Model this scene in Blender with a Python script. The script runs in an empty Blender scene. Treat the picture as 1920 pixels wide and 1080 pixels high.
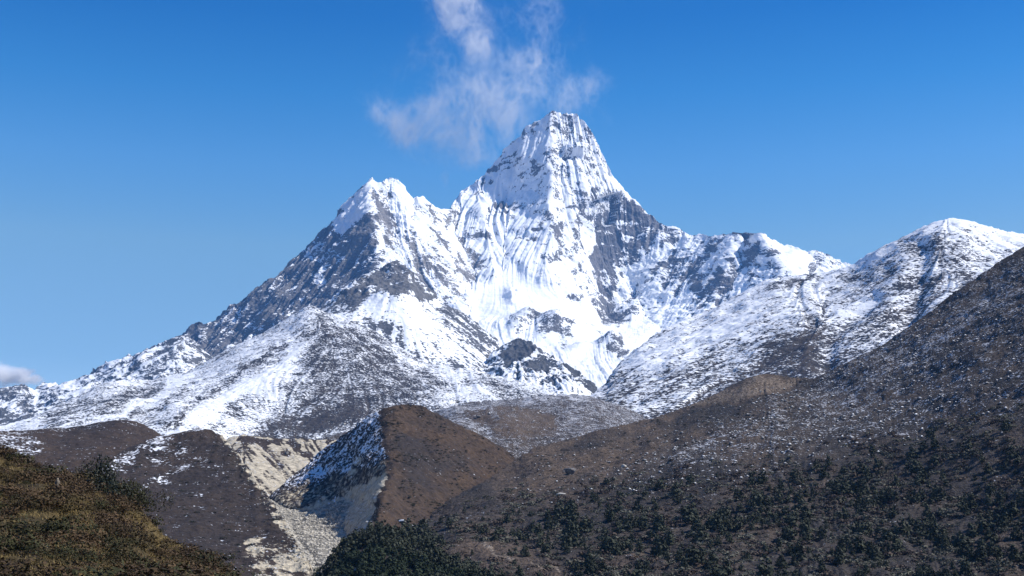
import bpy, math, random
import numpy as np
from mathutils import Vector, Matrix
from mathutils.geometry import delaunay_2d_cdt

random.seed(7)
R0 = np.random.default_rng(7)
sc = bpy.context.scene
COL = sc.collection

# ------------------------------------------------------------------ camera
HFOV = math.radians(44.0)
F = 960.0 / math.tan(HFOV / 2)                 # focal length in photo pixels (1920 wide)
PITCH = math.atan((1000 - 540) / F)            # eye level lies low in the frame
cam_d = bpy.data.cameras.new('camera')
cam_d.sensor_fit = 'HORIZONTAL'
cam_d.angle = HFOV
cam_d.clip_start = 0.5
cam_d.clip_end = 60000
cam = bpy.data.objects.new('camera', cam_d)
COL.objects.link(cam)
cam.location = (0, 0, 0)
cam.rotation_euler = (math.pi / 2 + PITCH, 0, 0)
sc.camera = cam

# ------------------------------------------------------------------ light
SUN_AZ = math.radians(96)      # clockwise from the view direction (+Y): the sun stands to the right
SUN_EL = math.radians(44)
EXPOSURE = 0.36
HAZE = 3.0e-5
sc.view_settings.view_transform = 'Standard'
sc.view_settings.look = 'None'
sc.view_settings.exposure = EXPOSURE
sc.view_settings.gamma = 1
sd = Vector((math.sin(SUN_AZ) * math.cos(SUN_EL), math.cos(SUN_AZ) * math.cos(SUN_EL), math.sin(SUN_EL)))
sun_d = bpy.data.lights.new('sun', 'SUN')
sun_d.energy = 5.0
sun_d.angle = math.radians(0.53)
sun_d.color = (1.0, 0.95, 0.87)
sun = bpy.data.objects.new('sun', sun_d)
COL.objects.link(sun)
sun.rotation_euler = sd.to_track_quat('Z', 'Y').to_euler()
sun.location = (3000, -500, 4000)

world = bpy.data.worlds.new('World')
sc.world = world
world.use_nodes = True
wn = world.node_tree
wn.nodes.clear()
w_out = wn.nodes.new('ShaderNodeOutputWorld')
w_bg = wn.nodes.new('ShaderNodeBackground')
w_sky = wn.nodes.new('ShaderNodeTexSky')
w_sky.sky_type = 'NISHITA'
w_sky.sun_disc = False
w_sky.sun_elevation = SUN_EL
w_sky.sun_rotation = SUN_AZ
w_sky.altitude = 3500
w_sky.air_density = 1.0
w_sky.dust_density = 0.3
w_sky.ozone_density = 3.0
w_bg.inputs['Strength'].default_value = 0.1
w_sep = wn.nodes.new('ShaderNodeSeparateColor')
w_com = wn.nodes.new('ShaderNodeCombineColor')
wn.links.new(w_sky.outputs[0], w_sep.inputs[0])
def w_math(op, a, b):
    x = wn.nodes.new('ShaderNodeMath'); x.operation = op
    for k_, v_ in enumerate((a, b)):
        if isinstance(v_, float):
            x.inputs[k_].default_value = v_
        else:
            wn.links.new(v_, x.inputs[k_])
    return x.outputs[0]
sr, sg, sb = w_sep.outputs[0], w_sep.outputs[1], w_sep.outputs[2]
for ch, c_, k, q, mn in ((0, sr, 1.55, 0.355, 0.004), (1, sg, 1.30, 0.20, 0.2), (2, sb, 1.42, 0.0, 0.5)):     # the deep blue of thin, dry, polarised air
    v = w_math('SUBTRACT', w_math('MULTIPLY', c_, k), w_math('MULTIPLY', sb, q))
    wn.links.new(w_math('MAXIMUM', v, w_math('MULTIPLY', sb, mn)), w_com.inputs[ch])
w_tc = wn.nodes.new('ShaderNodeTexCoord')
w_xyz = wn.nodes.new('ShaderNodeSeparateXYZ')
w_ramp = wn.nodes.new('ShaderNodeValToRGB')
w_mul = wn.nodes.new('ShaderNodeVectorMath'); w_mul.operation = 'MULTIPLY'
w_x3 = wn.nodes.new('ShaderNodeVectorMath'); w_x3.operation = 'SCALE'; w_x3.inputs['Scale'].default_value = 3.0
wn.links.new(w_tc.outputs['Generated'], w_xyz.inputs[0])
wn.links.new(w_xyz.outputs[2], w_ramp.inputs[0])
stops = ((0.0, (1.4, 1.05, .80)), (0.13, (1.75, 1.15, .76)), (0.22, (2.85, 1.48, .86)), (0.28, (2.05, 1.43, 1.03)), (0.335, (0.9, 1.2, 1.03)), (0.39, (.22, .90, .96)), (0.6, (.3, .8, .9)))
el = w_ramp.color_ramp.elements
while len(el) < len(stops):
    el.new(0.5)
for e_, (p_, c_) in zip(el, stops):       # paler towards the skyline, deeper overhead
    e_.position = p_
    e_.color = (c_[0] / 3, c_[1] / 3, c_[2] / 3, 1)
wn.links.new(w_ramp.outputs[0], w_x3.inputs[0])
wn.links.new(w_com.outputs[0], w_mul.inputs[0]); wn.links.new(w_x3.outputs[0], w_mul.inputs[1])
wn.links.new(w_mul.outputs[0], w_bg.inputs['Color'])
wn.links.new(w_bg.outputs[0], w_out.inputs['Surface'])

sc.cycles.max_bounces = 6
sc.cycles.diffuse_bounces = 2
sc.cycles.glossy_bounces = 1
sc.cycles.transmission_bounces = 2
sc.cycles.volume_bounces = 8
sc.cycles.transparent_max_bounces = 8
sc.cycles.use_denoising = True
sc.cycles.volume_step_rate = 1.0

# ------------------------------------------------------------------ numeric helpers
CT, ST = math.cos(PITCH), math.sin(PITCH)

def unproj(px, py, Y):
    """the world point seen at a photo position, Y metres ahead"""
    a = (np.asarray(px, float) - 960) / F
    b = (540 - np.asarray(py, float)) / F
    dy = CT - b * ST
    return np.stack([a / dy * Y, np.ones_like(a) * Y, (ST + b * CT) / dy * Y], -1)

def project_y(P):
    x = P[..., 1] * CT + P[..., 2] * ST
    u = -P[..., 1] * ST + P[..., 2] * CT
    return 540 - F * u / np.maximum(x, 1e-3)

_perm = np.random.default_rng(11).permutation(256)
_perm = np.concatenate([_perm, _perm, _perm]).astype(np.int64)
_g = np.random.default_rng(12).normal(size=(256, 3))
_g = (_g / np.linalg.norm(_g, axis=1)[:, None]).astype(np.float32)

def perlin(p, seed=0):
    p = np.asarray(p, np.float64) + seed * 17.37
    ip = np.floor(p).astype(np.int64)
    f = (p - ip).astype(np.float32)
    u = f * f * f * (f * (f * 6 - 15) + 10)
    ip &= 255
    x, y, z = ip[..., 0], ip[..., 1], ip[..., 2]
    res = 0
    for dx in (0, 1):
        wx = u[..., 0] if dx else 1 - u[..., 0]
        for dy in (0, 1):
            wy = u[..., 1] if dy else 1 - u[..., 1]
            for dz in (0, 1):
                wz = u[..., 2] if dz else 1 - u[..., 2]
                h = _perm[_perm[_perm[(x + dx) & 255] + ((y + dy) & 255)] + ((z + dz) & 255)]
                g = _g[h]
                d = g[..., 0] * (f[..., 0] - dx) + g[..., 1] * (f[..., 1] - dy) + g[..., 2] * (f[..., 2] - dz)
                res = res + wx * wy * wz * d
    return res * 1.6

def fbm(p, oct=4, seed=0, gain=0.5, lac=2.03):
    r, a, s = 0, 1.0, 1.0
    for k in range(oct):
        r = r + a * perlin(p * s, seed + k)
        a *= gain
        s *= lac
    return r

def ridged(p, oct=4, seed=0, gain=0.5, lac=2.07):
    r, a, s, n = 0, 1.0, 1.0, 0
    for k in range(oct):
        r = r + a * (1 - 2 * np.abs(perlin(p * s, seed + k)))
        n += a
        a *= gain
        s *= lac
    return r / n

def sstep(a, b, x):
    t = np.clip((x - a) / (b - a), 0, 1)
    return t * t * (3 - 2 * t)

def seg_dist(px, py, line):
    best = None
    for (x0, y0), (x1, y1) in zip(line[:-1], line[1:]):
        dx, dy = x1 - x0, y1 - y0
        L2 = dx * dx + dy * dy + 1e-9
        t = np.clip(((px - x0) * dx + (py - y0) * dy) / L2, 0, 1)
        d = np.hypot(px - x0 - t * dx, py - y0 - t * dy)
        best = d if best is None else np.minimum(best, d)
    return best

def stroke(px, py, line, w):
    if len(line) == 1:
        line = [line[0], line[0]]
    return np.exp(-(seg_dist(px, py, line) / w) ** 2)

def inside(px, py, poly):
    c = np.zeros(px.shape, bool)
    n = len(poly)
    for i in range(n):
        x0, y0 = poly[i]
        x1, y1 = poly[(i + 1) % n]
        if y0 == y1:
            continue
        m = ((y0 > py) != (y1 > py)) & (px < (x1 - x0) * (py - y0) / (y1 - y0) + x0)
        c ^= m
    return c

def polyf(px, py, poly, feather=10):
    """1 inside a polygon, 0 outside, soft edge"""
    d = seg_dist(px, py, list(poly) + [poly[0]])
    s = np.where(inside(px, py, poly), d, -d)
    return sstep(-feather, feather, s)

def blur(a, n):
    if n < 1:
        return a
    r = int(3 * n) + 1
    k = np.exp(-0.5 * (np.arange(-r, r + 1) / n) ** 2)
    k /= k.sum()
    m = len(k) // 2
    b = np.pad(a, ((m, m), (m, m)), mode='edge')
    b = np.apply_along_axis(lambda v: np.convolve(v, k, 'valid'), 0, b)
    b = np.apply_along_axis(lambda v: np.convolve(v, k, 'valid'), 1, b)
    return b

def tps_field(pts, gx, gy):
    """thin plate spline of 1/distance through control points, evaluated at (gx, gy)"""
    P = np.array(pts, float)
    X = P[:, :2] / 500.0
    w = 1000.0 / P[:, 2]
    def U(r2):
        return np.where(r2 > 1e-12, r2 * np.log(np.maximum(r2, 1e-12)), 0)
    n = len(P)
    K = U(((X[:, None] - X[None]) ** 2).sum(-1)) + np.eye(n) * 2e-3
    A = np.zeros((n + 3, n + 3))
    A[:n, :n] = K
    A[:n, n] = 1
    A[:n, n + 1:] = X
    A[n:, :n] = A[:n, n:].T
    sol = np.linalg.solve(A, np.concatenate([w, np.zeros(3)]))
    q = np.stack([gx, gy], -1) / 500.0
    out = sol[n] + q[..., 0] * sol[n + 1] + q[..., 1] * sol[n + 2]
    for i in range(n):
        out = out + sol[i] * U(((q - X[i]) ** 2).sum(-1))
    return out / 1000.0

def cdt_field(lines, pts, x0, x1, y0, y1, st, blur_n):
    """facets of 1/distance between ridge and gully lines, on a raster"""
    verts, edges, vals, seen = [], [], [], {}
    def add(p):
        k = (round(p[0], 1), round(p[1], 1))
        if k not in seen:
            seen[k] = len(verts)
            verts.append(Vector(k))
            vals.append(1.0 / p[2])
        return seen[k]
    for ln in lines:
        ids = [add(p) for p in ln]
        edges += [(a, b) for a, b in zip(ids[:-1], ids[1:]) if a != b]
    for p in pts:
        add(p)
    V, E, Fc, ov, oe, of = delaunay_2d_cdt(verts, edges, [], 0, 0.01)
    vv = np.zeros(len(V))
    for i, o in enumerate(ov):
        if o:
            vv[i] = vals[o[0]]
        else:                                   # a crossing of two lines: nearest value
            d = [(V[i] - v).length for v in verts]
            vv[i] = vals[int(np.argmin(d))]
    nx, ny = int((x1 - x0) / st) + 2, int((y1 - y0) / st) + 2
    ras = np.full((ny, nx), np.nan)
    for f in Fc:
        a, b, c = [V[k] for k in f[:3]]
        ia, ib = max(0, int((min(a.x, b.x, c.x) - x0) / st)), min(nx - 1, int((max(a.x, b.x, c.x) - x0) / st) + 1)
        ja, jb = max(0, int((min(a.y, b.y, c.y) - y0) / st)), min(ny - 1, int((max(a.y, b.y, c.y) - y0) / st) + 1)
        if ib < ia or jb < ja:
            continue
        gx, gy = np.meshgrid(x0 + st * np.arange(ia, ib + 1), y0 + st * np.arange(ja, jb + 1))
        den = (b.y - c.y) * (a.x - c.x) + (c.x - b.x) * (a.y - c.y)
        if abs(den) < 1e-9:
            continue
        l0 = ((b.y - c.y) * (gx - c.x) + (c.x - b.x) * (gy - c.y)) / den
        l1 = ((c.y - a.y) * (gx - c.x) + (a.x - c.x) * (gy - c.y)) / den
        l2 = 1 - l0 - l1
        m = (l0 >= -1e-6) & (l1 >= -1e-6) & (l2 >= -1e-6)
        val = l0 * vv[f[0]] + l1 * vv[f[1]] + l2 * vv[f[2]]
        sub = ras[ja:jb + 1, ia:ib + 1]
        sub[m] = val[m]
    # fill the outside from the nearest known row / column
    for axis in (0, 1):
        A = ras if axis == 0 else ras.T
        for i in range(1, A.shape[0]):
            m = np.isnan(A[i]) & ~np.isnan(A[i - 1]); A[i][m] = A[i - 1][m]
        for i in range(A.shape[0] - 2, -1, -1):
            m = np.isnan(A[i]) & ~np.isnan(A[i + 1]); A[i][m] = A[i + 1][m]
    return blur(ras, blur_n)

def bil(ras, fx, fy):
    ny, nx = ras.shape
    fx = np.clip(fx, 0, nx - 1.001); fy = np.clip(fy, 0, ny - 1.001)
    i, j = fx.astype(int), fy.astype(int)
    u, v = fx - i, fy - j
    return (ras[j, i] * (1 - u) + ras[j, i + 1] * u) * (1 - v) + (ras[j + 1, i] * (1 - u) + ras[j + 1, i + 1] * u) * v

class NS:
    pass

def normals(P):
    du = np.gradient(P, axis=1)
    dv = np.gradient(P, axis=0)
    n = np.cross(dv, du)
    n /= np.linalg.norm(n, axis=-1)[..., None] + 1e-9
    return n * np.where(n[..., 2:3] < 0, -1, 1)

def lic(L, seed, length=24, grain=1):
    """streaks that run down the fall line of a layer's base surface"""
    nr, nc = L.px.shape
    if not hasattr(L, 'di'):
        du = np.gradient(L.P0, axis=1); dv = np.gradient(L.P0, axis=0)
        a = (du * du).sum(-1); b = (du * dv).sum(-1); c = (dv * dv).sum(-1)
        zu, zv = du[..., 2], dv[..., 2]
        det = a * c - b * b + 1e-9
        di = -(c * zu - b * zv) / det
        dj = -(-b * zu + a * zv) / det
        m = np.maximum(np.abs(di), np.abs(dj)) + 1e-12
        L.di, L.dj = di / m, dj / m
    rg = np.random.default_rng(seed)
    nz = rg.normal(size=(nr // grain + 3, nc // grain + 3))
    jj, ii = np.meshgrid(np.arange(nr), np.arange(nc), indexing='ij')
    acc = np.zeros((nr, nc)); cnt = 0
    for sgn in (1, -1):
        x, y = ii.astype(float), jj.astype(float)
        for k in range(length):
            xi = np.clip(x + .5, 0, nc - 1).astype(int); yi = np.clip(y + .5, 0, nr - 1).astype(int)
            if grain == 1:
                acc += nz[yi, xi]
            else:
                acc += bil(nz, x.clip(0, nc) / grain, y.clip(0, nr) / grain)
            cnt += 1
            x = x + sgn * L.di[yi, xi]; y = y + sgn * L.dj[yi, xi]
    acc -= acc.mean()
    return np.clip(acc / (acc.std() + 1e-9), -2, 2)

def interp(xs, pts, k):
    p = np.array(sorted(pts))
    return np.interp(xs, p[:, 0], p[:, k])

def mesh_from_grid(name, P, mask, mat, smooth=True):
    nr, nc = P.shape[:2]
    me = bpy.data.meshes.new(name)
    n = nr * nc
    me.vertices.add(n)
    me.vertices.foreach_set('co', P.reshape(-1).astype(np.float32))
    idx = np.arange(n).reshape(nr, nc)
    q = np.stack([idx[:-1, :-1], idx[1:, :-1], idx[1:, 1:], idx[:-1, 1:]], -1).reshape(-1)
    nf = (nr - 1) * (nc - 1)
    me.loops.add(nf * 4)
    me.loops.foreach_set('vertex_index', q.astype(np.int32))
    me.polygons.add(nf)
    me.polygons.foreach_set('loop_start', (np.arange(nf) * 4).astype(np.int32))
    me.polygons.foreach_set('use_smooth', np.full(nf, smooth))
    me.update(calc_edges=True)
    if mask is not None:
        at = me.attributes.new('mask', 'FLOAT_COLOR', 'POINT')
        at.data.foreach_set('color', mask.reshape(-1).astype(np.float32))
    me.materials.append(mat)
    ob = bpy.data.objects.new(name, me)
    COL.objects.link(ob)
    return ob

LAYERS = {}

def layer(key, name, label, xr, nc, nr, crest, bottom, pts, mat, disp, mask, mode='tps', lines=(), blur_n=2,
          jag=(0, 30), back=0.7, gamma=1.0, bscale=None):
    x0, x1 = xr
    xs = np.linspace(x0, x1, nc)
    cy = interp(xs, crest, 1)
    if jag[0]:
        q = np.stack([xs / jag[1], np.zeros(nc) + len(key), np.zeros(nc)], -1)
        cy = cy + jag[0] * fbm(q, 4, 5, 0.6)
    by = interp(xs, bottom, 1)
    by = np.maximum(by, cy + 12)
    t = np.linspace(0, 1, nr)[:, None] ** gamma
    L = NS()
    L.px = np.repeat(xs[None], nr, 0)
    L.py = cy[None] + t * (by - cy)[None]
    ya, yb = cy.min() - 10, by.max() + 10
    allp = [tuple(p) for p in crest] + [tuple(p) for p in bottom if len(p) > 2] + [tuple(p) for p in pts]
    if mode == 'tps':
        st = 8
        gx, gy = np.meshgrid(np.arange(x0, x1 + 2 * st, st), np.arange(ya, yb + 2 * st, st))
        ras = tps_field(allp, gx, gy)
        w = bil(ras, (L.px - x0) / st, (L.py - ya) / st)
    else:
        st = 2
        cl = [tuple(p) for p in crest]
        up = [(p[0], p[1] - 30, p[2]) for p in crest]
        bl = [tuple(p) for p in bottom if len(p) > 2]
        ras = cdt_field([cl, up, bl] + list(lines), pts, x0, x1, ya, yb, st, blur_n)
        w = bil(ras, (L.px - x0) / st, (L.py - ya) / st)
    L.P0 = unproj(L.px, L.py, 1.0 / w)
    L.N0 = normals(L.P0)
    L.z = L.P0[..., 2]
    d = disp(L) if disp else 0
    L.P = L.P0 + L.N0 * np.asarray(d)[..., None] if disp else L.P0.copy()
    # keep the skyline where it is after the relief is added
    pr = project_y(L.P)
    k = max(4, nr // 4)
    off = pr[:k].min(0) - cy
    off = np.convolve(np.pad(off, 6, mode='edge'), np.ones(13) / 13, 'valid')
    fade = np.exp(-(L.py - cy[None]) / 60.0)
    L.P[..., 2] += off[None] * fade * L.P[..., 1] / F * 1.03
    L.N = normals(L.P)
    M = np.zeros(L.px.shape + (4,))
    M[..., 3] = 1
    mk = mask(L)
    for k, m in enumerate(mk):
        M[..., k] = m
    L.M = M
    # the far side, and the foot that runs in under the nearer ground
    s = (1.0 / w[0]).mean() if bscale is None else bscale
    rows_b, mb = [], []
    for dl in (0.9, 0.35, 0.12, 0.04, 0.012):
        o = L.P[0].copy()
        o[:, 1] += dl * s * 0.5
        o[:, 2] -= dl * s * 0.5 * back * (1 - math.exp(-dl * 25))
        rows_b.append(o); mb.append(M[0])
    o = L.P[-1].copy()
    o1 = o.copy(); o1[:, 1] *= 0.97; o1[:, 2] -= 0.02 * o[:, 1]
    o2 = o1.copy(); o2[:, 1] *= 0.98; o2[:, 2] = -140
    Pf = np.concatenate([np.stack(rows_b), L.P, np.stack([o1, o2])], 0)
    Mf = np.concatenate([np.stack(mb), M, np.stack([M[-1], M[-1]])], 0)
    ob = mesh_from_grid(name, Pf, Mf, mat)
    ob['kind'] = 'structure'
    ob['label'] = label
    LAYERS[key] = L
    return L

# ------------------------------------------------------------------ materials
def newmat(name):
    m = bpy.data.materials.new(name)
    m.use_nodes = True
    nt = m.node_tree
    nt.nodes.clear()
    return m, nt

class G:
    """tiny node-graph writer"""
    def __init__(s, nt):
        s.nt = nt
    def n(s, t, **kw):
        x = s.nt.nodes.new('ShaderNode' + t)
        for k, v in kw.items():
            setattr(x, k, v)
        return x
    def set(s, sock, v):
        if hasattr(v, 'is_linked'):
            s.nt.links.new(v, sock)
        else:
            sock.default_value = v
    def math(s, op, a, b=0.0, clamp=False):
        x = s.n('Math', operation=op, use_clamp=clamp)
        s.set(x.inputs[0], a); s.set(x.inputs[1], b)
        return x.outputs[0]
    def mix(s, f, a, b):
        x = s.n('Mix', data_type='RGBA')
        s.set(x.inputs[0], f)
        for k, v in ((6, a), (7, b)):
            s.set(x.inputs[k], v if hasattr(v, 'is_linked') else (*v, 1))
        return x.outputs[2]
    def noise(s, vec, scale, detail=3, rough=0.55, lac=2.0, col=False):
        x = s.n('TexNoise')
        s.set(x.inputs['Vector'], vec)
        x.inputs['Scale'].default_value = scale
        x.inputs['Detail'].default_value = detail
        x.inputs['Roughness'].default_value = rough
        x.inputs['Lacunarity'].default_value = lac
        return x.outputs['Color' if col else 'Fac']
    def smooth(s, v, a, b):
        x = s.n('MapRange', interpolation_type='SMOOTHSTEP')
        s.set(x.inputs[0], v)
        x.inputs[1].default_value = a; x.inputs[2].default_value = b
        return x.outputs[0]
    def scale(s, v, sx, sy, sz):
        x = s.n('Mapping')
        s.set(x.inputs['Vector'], v)
        x.inputs['Scale'].default_value = (sx, sy, sz)
        return x.outputs[0]

SNOW = (0.80, 0.82, 0.85)

def terrain_mat(name, ca, cb, pale, sp, af=2.2, am=1.2, edge=0.06, aniso=(1, 1, 1), bump=1.0, var=0.5, snow=SNOW, rough=0.92, cc=None):
    m, nt = newmat(name)
    g = G(nt)
    out = g.n('OutputMaterial')
    bs = g.n('BsdfPrincipled')
    geo = g.n('NewGeometry')
    at = g.n('Attribute', attribute_name='mask')
    sep = g.n('SeparateColor')
    nt.links.new(at.outputs['Color'], sep.inputs[0])
    S, Gc, B = sep.outputs[0], sep.outputs[1], sep.outputs[2]
    pos = geo.outputs['Position']
    ap = g.scale(pos, *aniso)
    n1 = g.noise(ap, 1 / sp, 2.5, 0.6)
    n2 = g.noise(ap, 1 / (sp * 6), 3, 0.6)
    n3 = g.noise(pos, 1 / (sp * 1.7), 4, 0.65)
    n4 = g.noise(pos, 1 / (sp * 22), 4, 0.6)
    s = g.math('ADD', S, g.math('MULTIPLY', g.math('SUBTRACT', n1, 0.5), af))
    s = g.math('ADD', s, g.math('MULTIPLY', g.math('SUBTRACT', n2, 0.5), am))
    fac = g.smooth(s, 0.5 - edge, 0.5 + edge)
    mixg = g.math('ADD', Gc, g.math('MULTIPLY', g.math('SUBTRACT', n4, 0.5), 1.3), True)
    gr = g.mix(mixg, ca, cb)
    bp = g.smooth(g.math('ADD', B, g.math('MULTIPLY', g.math('SUBTRACT', n3, 0.5), 0.9)), 0.4, 0.65)
    gr = g.mix(bp, gr, pale)
    v = g.math('ADD', g.math('MULTIPLY', g.math('SUBTRACT', n3, 0.5), 2 * var * 2), 1.0)
    v = g.math('MAXIMUM', v, 0.25)
    sc_ = g.n('VectorMath', operation='SCALE')
    nt.links.new(gr, sc_.inputs[0]); nt.links.new(v, sc_.inputs['Scale'])
    col = g.mix(fac, sc_.outputs[0], snow)
    bmp = g.n('Bump')
    bmp.inputs['Strength'].default_value = 1.0
    bmp.inputs['Distance'].default_value = bump
    hgt = g.math('ADD', g.math('MULTIPLY', n3, g.math('SUBTRACT', 1.25, fac)), g.math('MULTIPLY', n1, 0.25))
    nt.links.new(hgt, bmp.inputs['Height'])
    nt.links.new(col, bs.inputs['Base Color'])
    nt.links.new(bmp.outputs[0], bs.inputs['Normal'])
    bs.inputs['Roughness'].default_value = rough
    bs.inputs['Specular IOR Level'].default_value = 0.15
    nt.links.new(bs.outputs[0], out.inputs[0])
    return m

# ------------------------------------------------------------------ the ground under everything
GREY_ROCK = (0.17, 0.165, 0.17)
m_peak = terrain_mat('peak rock and snow', (0.10, 0.10, 0.11), (0.19, 0.18, 0.175), (0.4, 0.36, 0.3), 9, af=1.2, am=0.8, edge=0.04, bump=6, var=0.45)
m_far = terrain_mat('ridge rock and snow', (0.055, 0.057, 0.063), (0.130, 0.125, 0.122), (0.4, 0.36, 0.3), 11, af=1.4, am=0.9, edge=0.07, bump=6, var=0.5)
m_hill = terrain_mat('scrub and thin snow', (0.024, 0.024, 0.026), (0.060, 0.050, 0.044), (0.45, 0.40, 0.32), 4.2, af=2.5, am=1.2, edge=0.15, aniso=(0.8, 0.8, 1.3), bump=4, var=0.55, snow=(0.74, 0.76, 0.80))
m_right = terrain_mat('scrub and snow patches', (0.022, 0.022, 0.026), (0.066, 0.052, 0.043), (0.40, 0.34, 0.27), 4.6, af=2.4, am=1.3, edge=0.14, aniso=(0.6, 0.6, 1.5), bump=3.5, var=0.55, snow=(0.76, 0.78, 0.82))
m_slope = terrain_mat('boulder heath', (0.044, 0.039, 0.037), (0.098, 0.073, 0.056), (0.19, 0.155, 0.125), 1.1, af=2.8, am=1.6, edge=0.10, aniso=(0.7, 0.7, 1.2), bump=1.6, var=0.8, snow=(0.44, 0.45, 0.49))
m_brown = terrain_mat('brown heath', (0.036, 0.029, 0.027), (0.064, 0.043, 0.030), (0.42, 0.37, 0.285), 2.0, af=2.4, am=1.3, edge=0.10, bump=1.1, var=0.55, snow=(0.72, 0.74, 0.80))
m_scree = terrain_mat('pale scree', (0.17, 0.16, 0.14), (0.28, 0.26, 0.22), (0.42, 0.39, 0.33), 2.0, af=1.2, am=0.6, edge=0.12, bump=1.6, var=0.55)
m_fore = terrain_mat('dry grass and heath', (0.030, 0.023, 0.013), (0.130, 0.096, 0.042), (0.32, 0.25, 0.16), 0.35, af=1.0, am=0.5, edge=0.1, bump=0.18, var=0.8)

gm = bpy.data.meshes.new('ground')
gx, gy = np.meshgrid(np.linspace(-5600, 5600, 57), np.linspace(-900, 7900, 45))
gp = np.stack([gx, gy, -130 + 12 * fbm(np.stack([gx / 700, gy / 700, gx * 0], -1), 3)], -1)
g_mask = np.zeros(gx.shape + (4,)); g_mask[..., 1] = 0.5
go = mesh_from_grid('ground', gp[::-1], g_mask, m_brown)
go['kind'] = 'structure'
go['label'] = 'valley floor of brown heath under the hills'

# ------------------------------------------------------------------ the great peak
PC = [(250, 668, 6300), (300, 646, 6300), (343, 628, 6300), (360, 615, 6290), (375, 602, 6280), (383, 607, 6275), (393, 608, 6270), (413, 590, 6270),
      (433, 573, 6270), (440, 567, 6270), (450, 572, 6270), (467, 557, 6280), (493, 533, 6300), (507, 523, 6310), (523, 518, 6320), (537, 507, 6335),
      (547, 490, 6350), (565, 478, 6380), (580, 467, 6400), (587, 453, 6410), (607, 432, 6420), (617, 428, 6430), (623, 418, 6440), (640, 397, 6450),
      (650, 382, 6450), (670, 360, 6450), (687, 343, 6450), (698, 332, 6450), (707, 342, 6460), (714, 342, 6480), (728, 333, 6500), (740, 337, 6520),
      (750, 352, 6540), (760, 362, 6550), (770, 372, 6560), (790, 368, 6600), (798, 378, 6620), (813, 387, 6660), (827, 393, 6690), (838, 392, 6720),
      (847, 380, 6900), (860, 362, 7000), (890, 343, 7040), (910, 330, 7050), (925, 312, 7050), (947, 283, 7050), (970, 260, 7045), (990, 238, 7035),
      (1010, 227, 7020), (1025, 218, 7000), (1036, 208, 6980), (1043, 212, 7000), (1060, 213, 7020), (1078, 213, 7040), (1090, 225, 7050), (1103, 245, 7050),
      (1120, 272, 7050), (1133, 300, 7050), (1143, 330, 7050), (1160, 345, 7040), (1177, 363, 7020), (1197, 383, 7000), (1210, 399, 6980), (1220, 403, 6970),
      (1233, 415, 6960), (1253, 425, 6930), (1265, 423, 6910), (1283, 435, 6890), (1300, 442, 6850), (1320, 438, 6800), (1340, 443, 6680), (1360, 440, 6610),
      (1373, 439, 6560), (1390, 435, 6480), (1407, 438, 6400), (1422, 438, 6330), (1433, 447, 6400), (1457, 457, 6600), (1487, 463, 6660), (1507, 470, 6700),
      (1537, 470, 6740), (1553, 480, 6760), (1570, 488, 6780), (1587, 495, 6800), (1597, 498, 6800), (1700, 535, 6850)]
PB = [(250, 720, 5800), (400, 705, 5700), (600, 645, 5450), (760, 600, 5400), (860, 660, 5050), (900, 730, 4500), (940, 770, 4250), (1180, 780, 4200),
      (1240, 700, 4800), (1340, 640, 5700), (1480, 580, 5800), (1600, 560, 6200), (1700, 580, 6400)]
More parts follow.
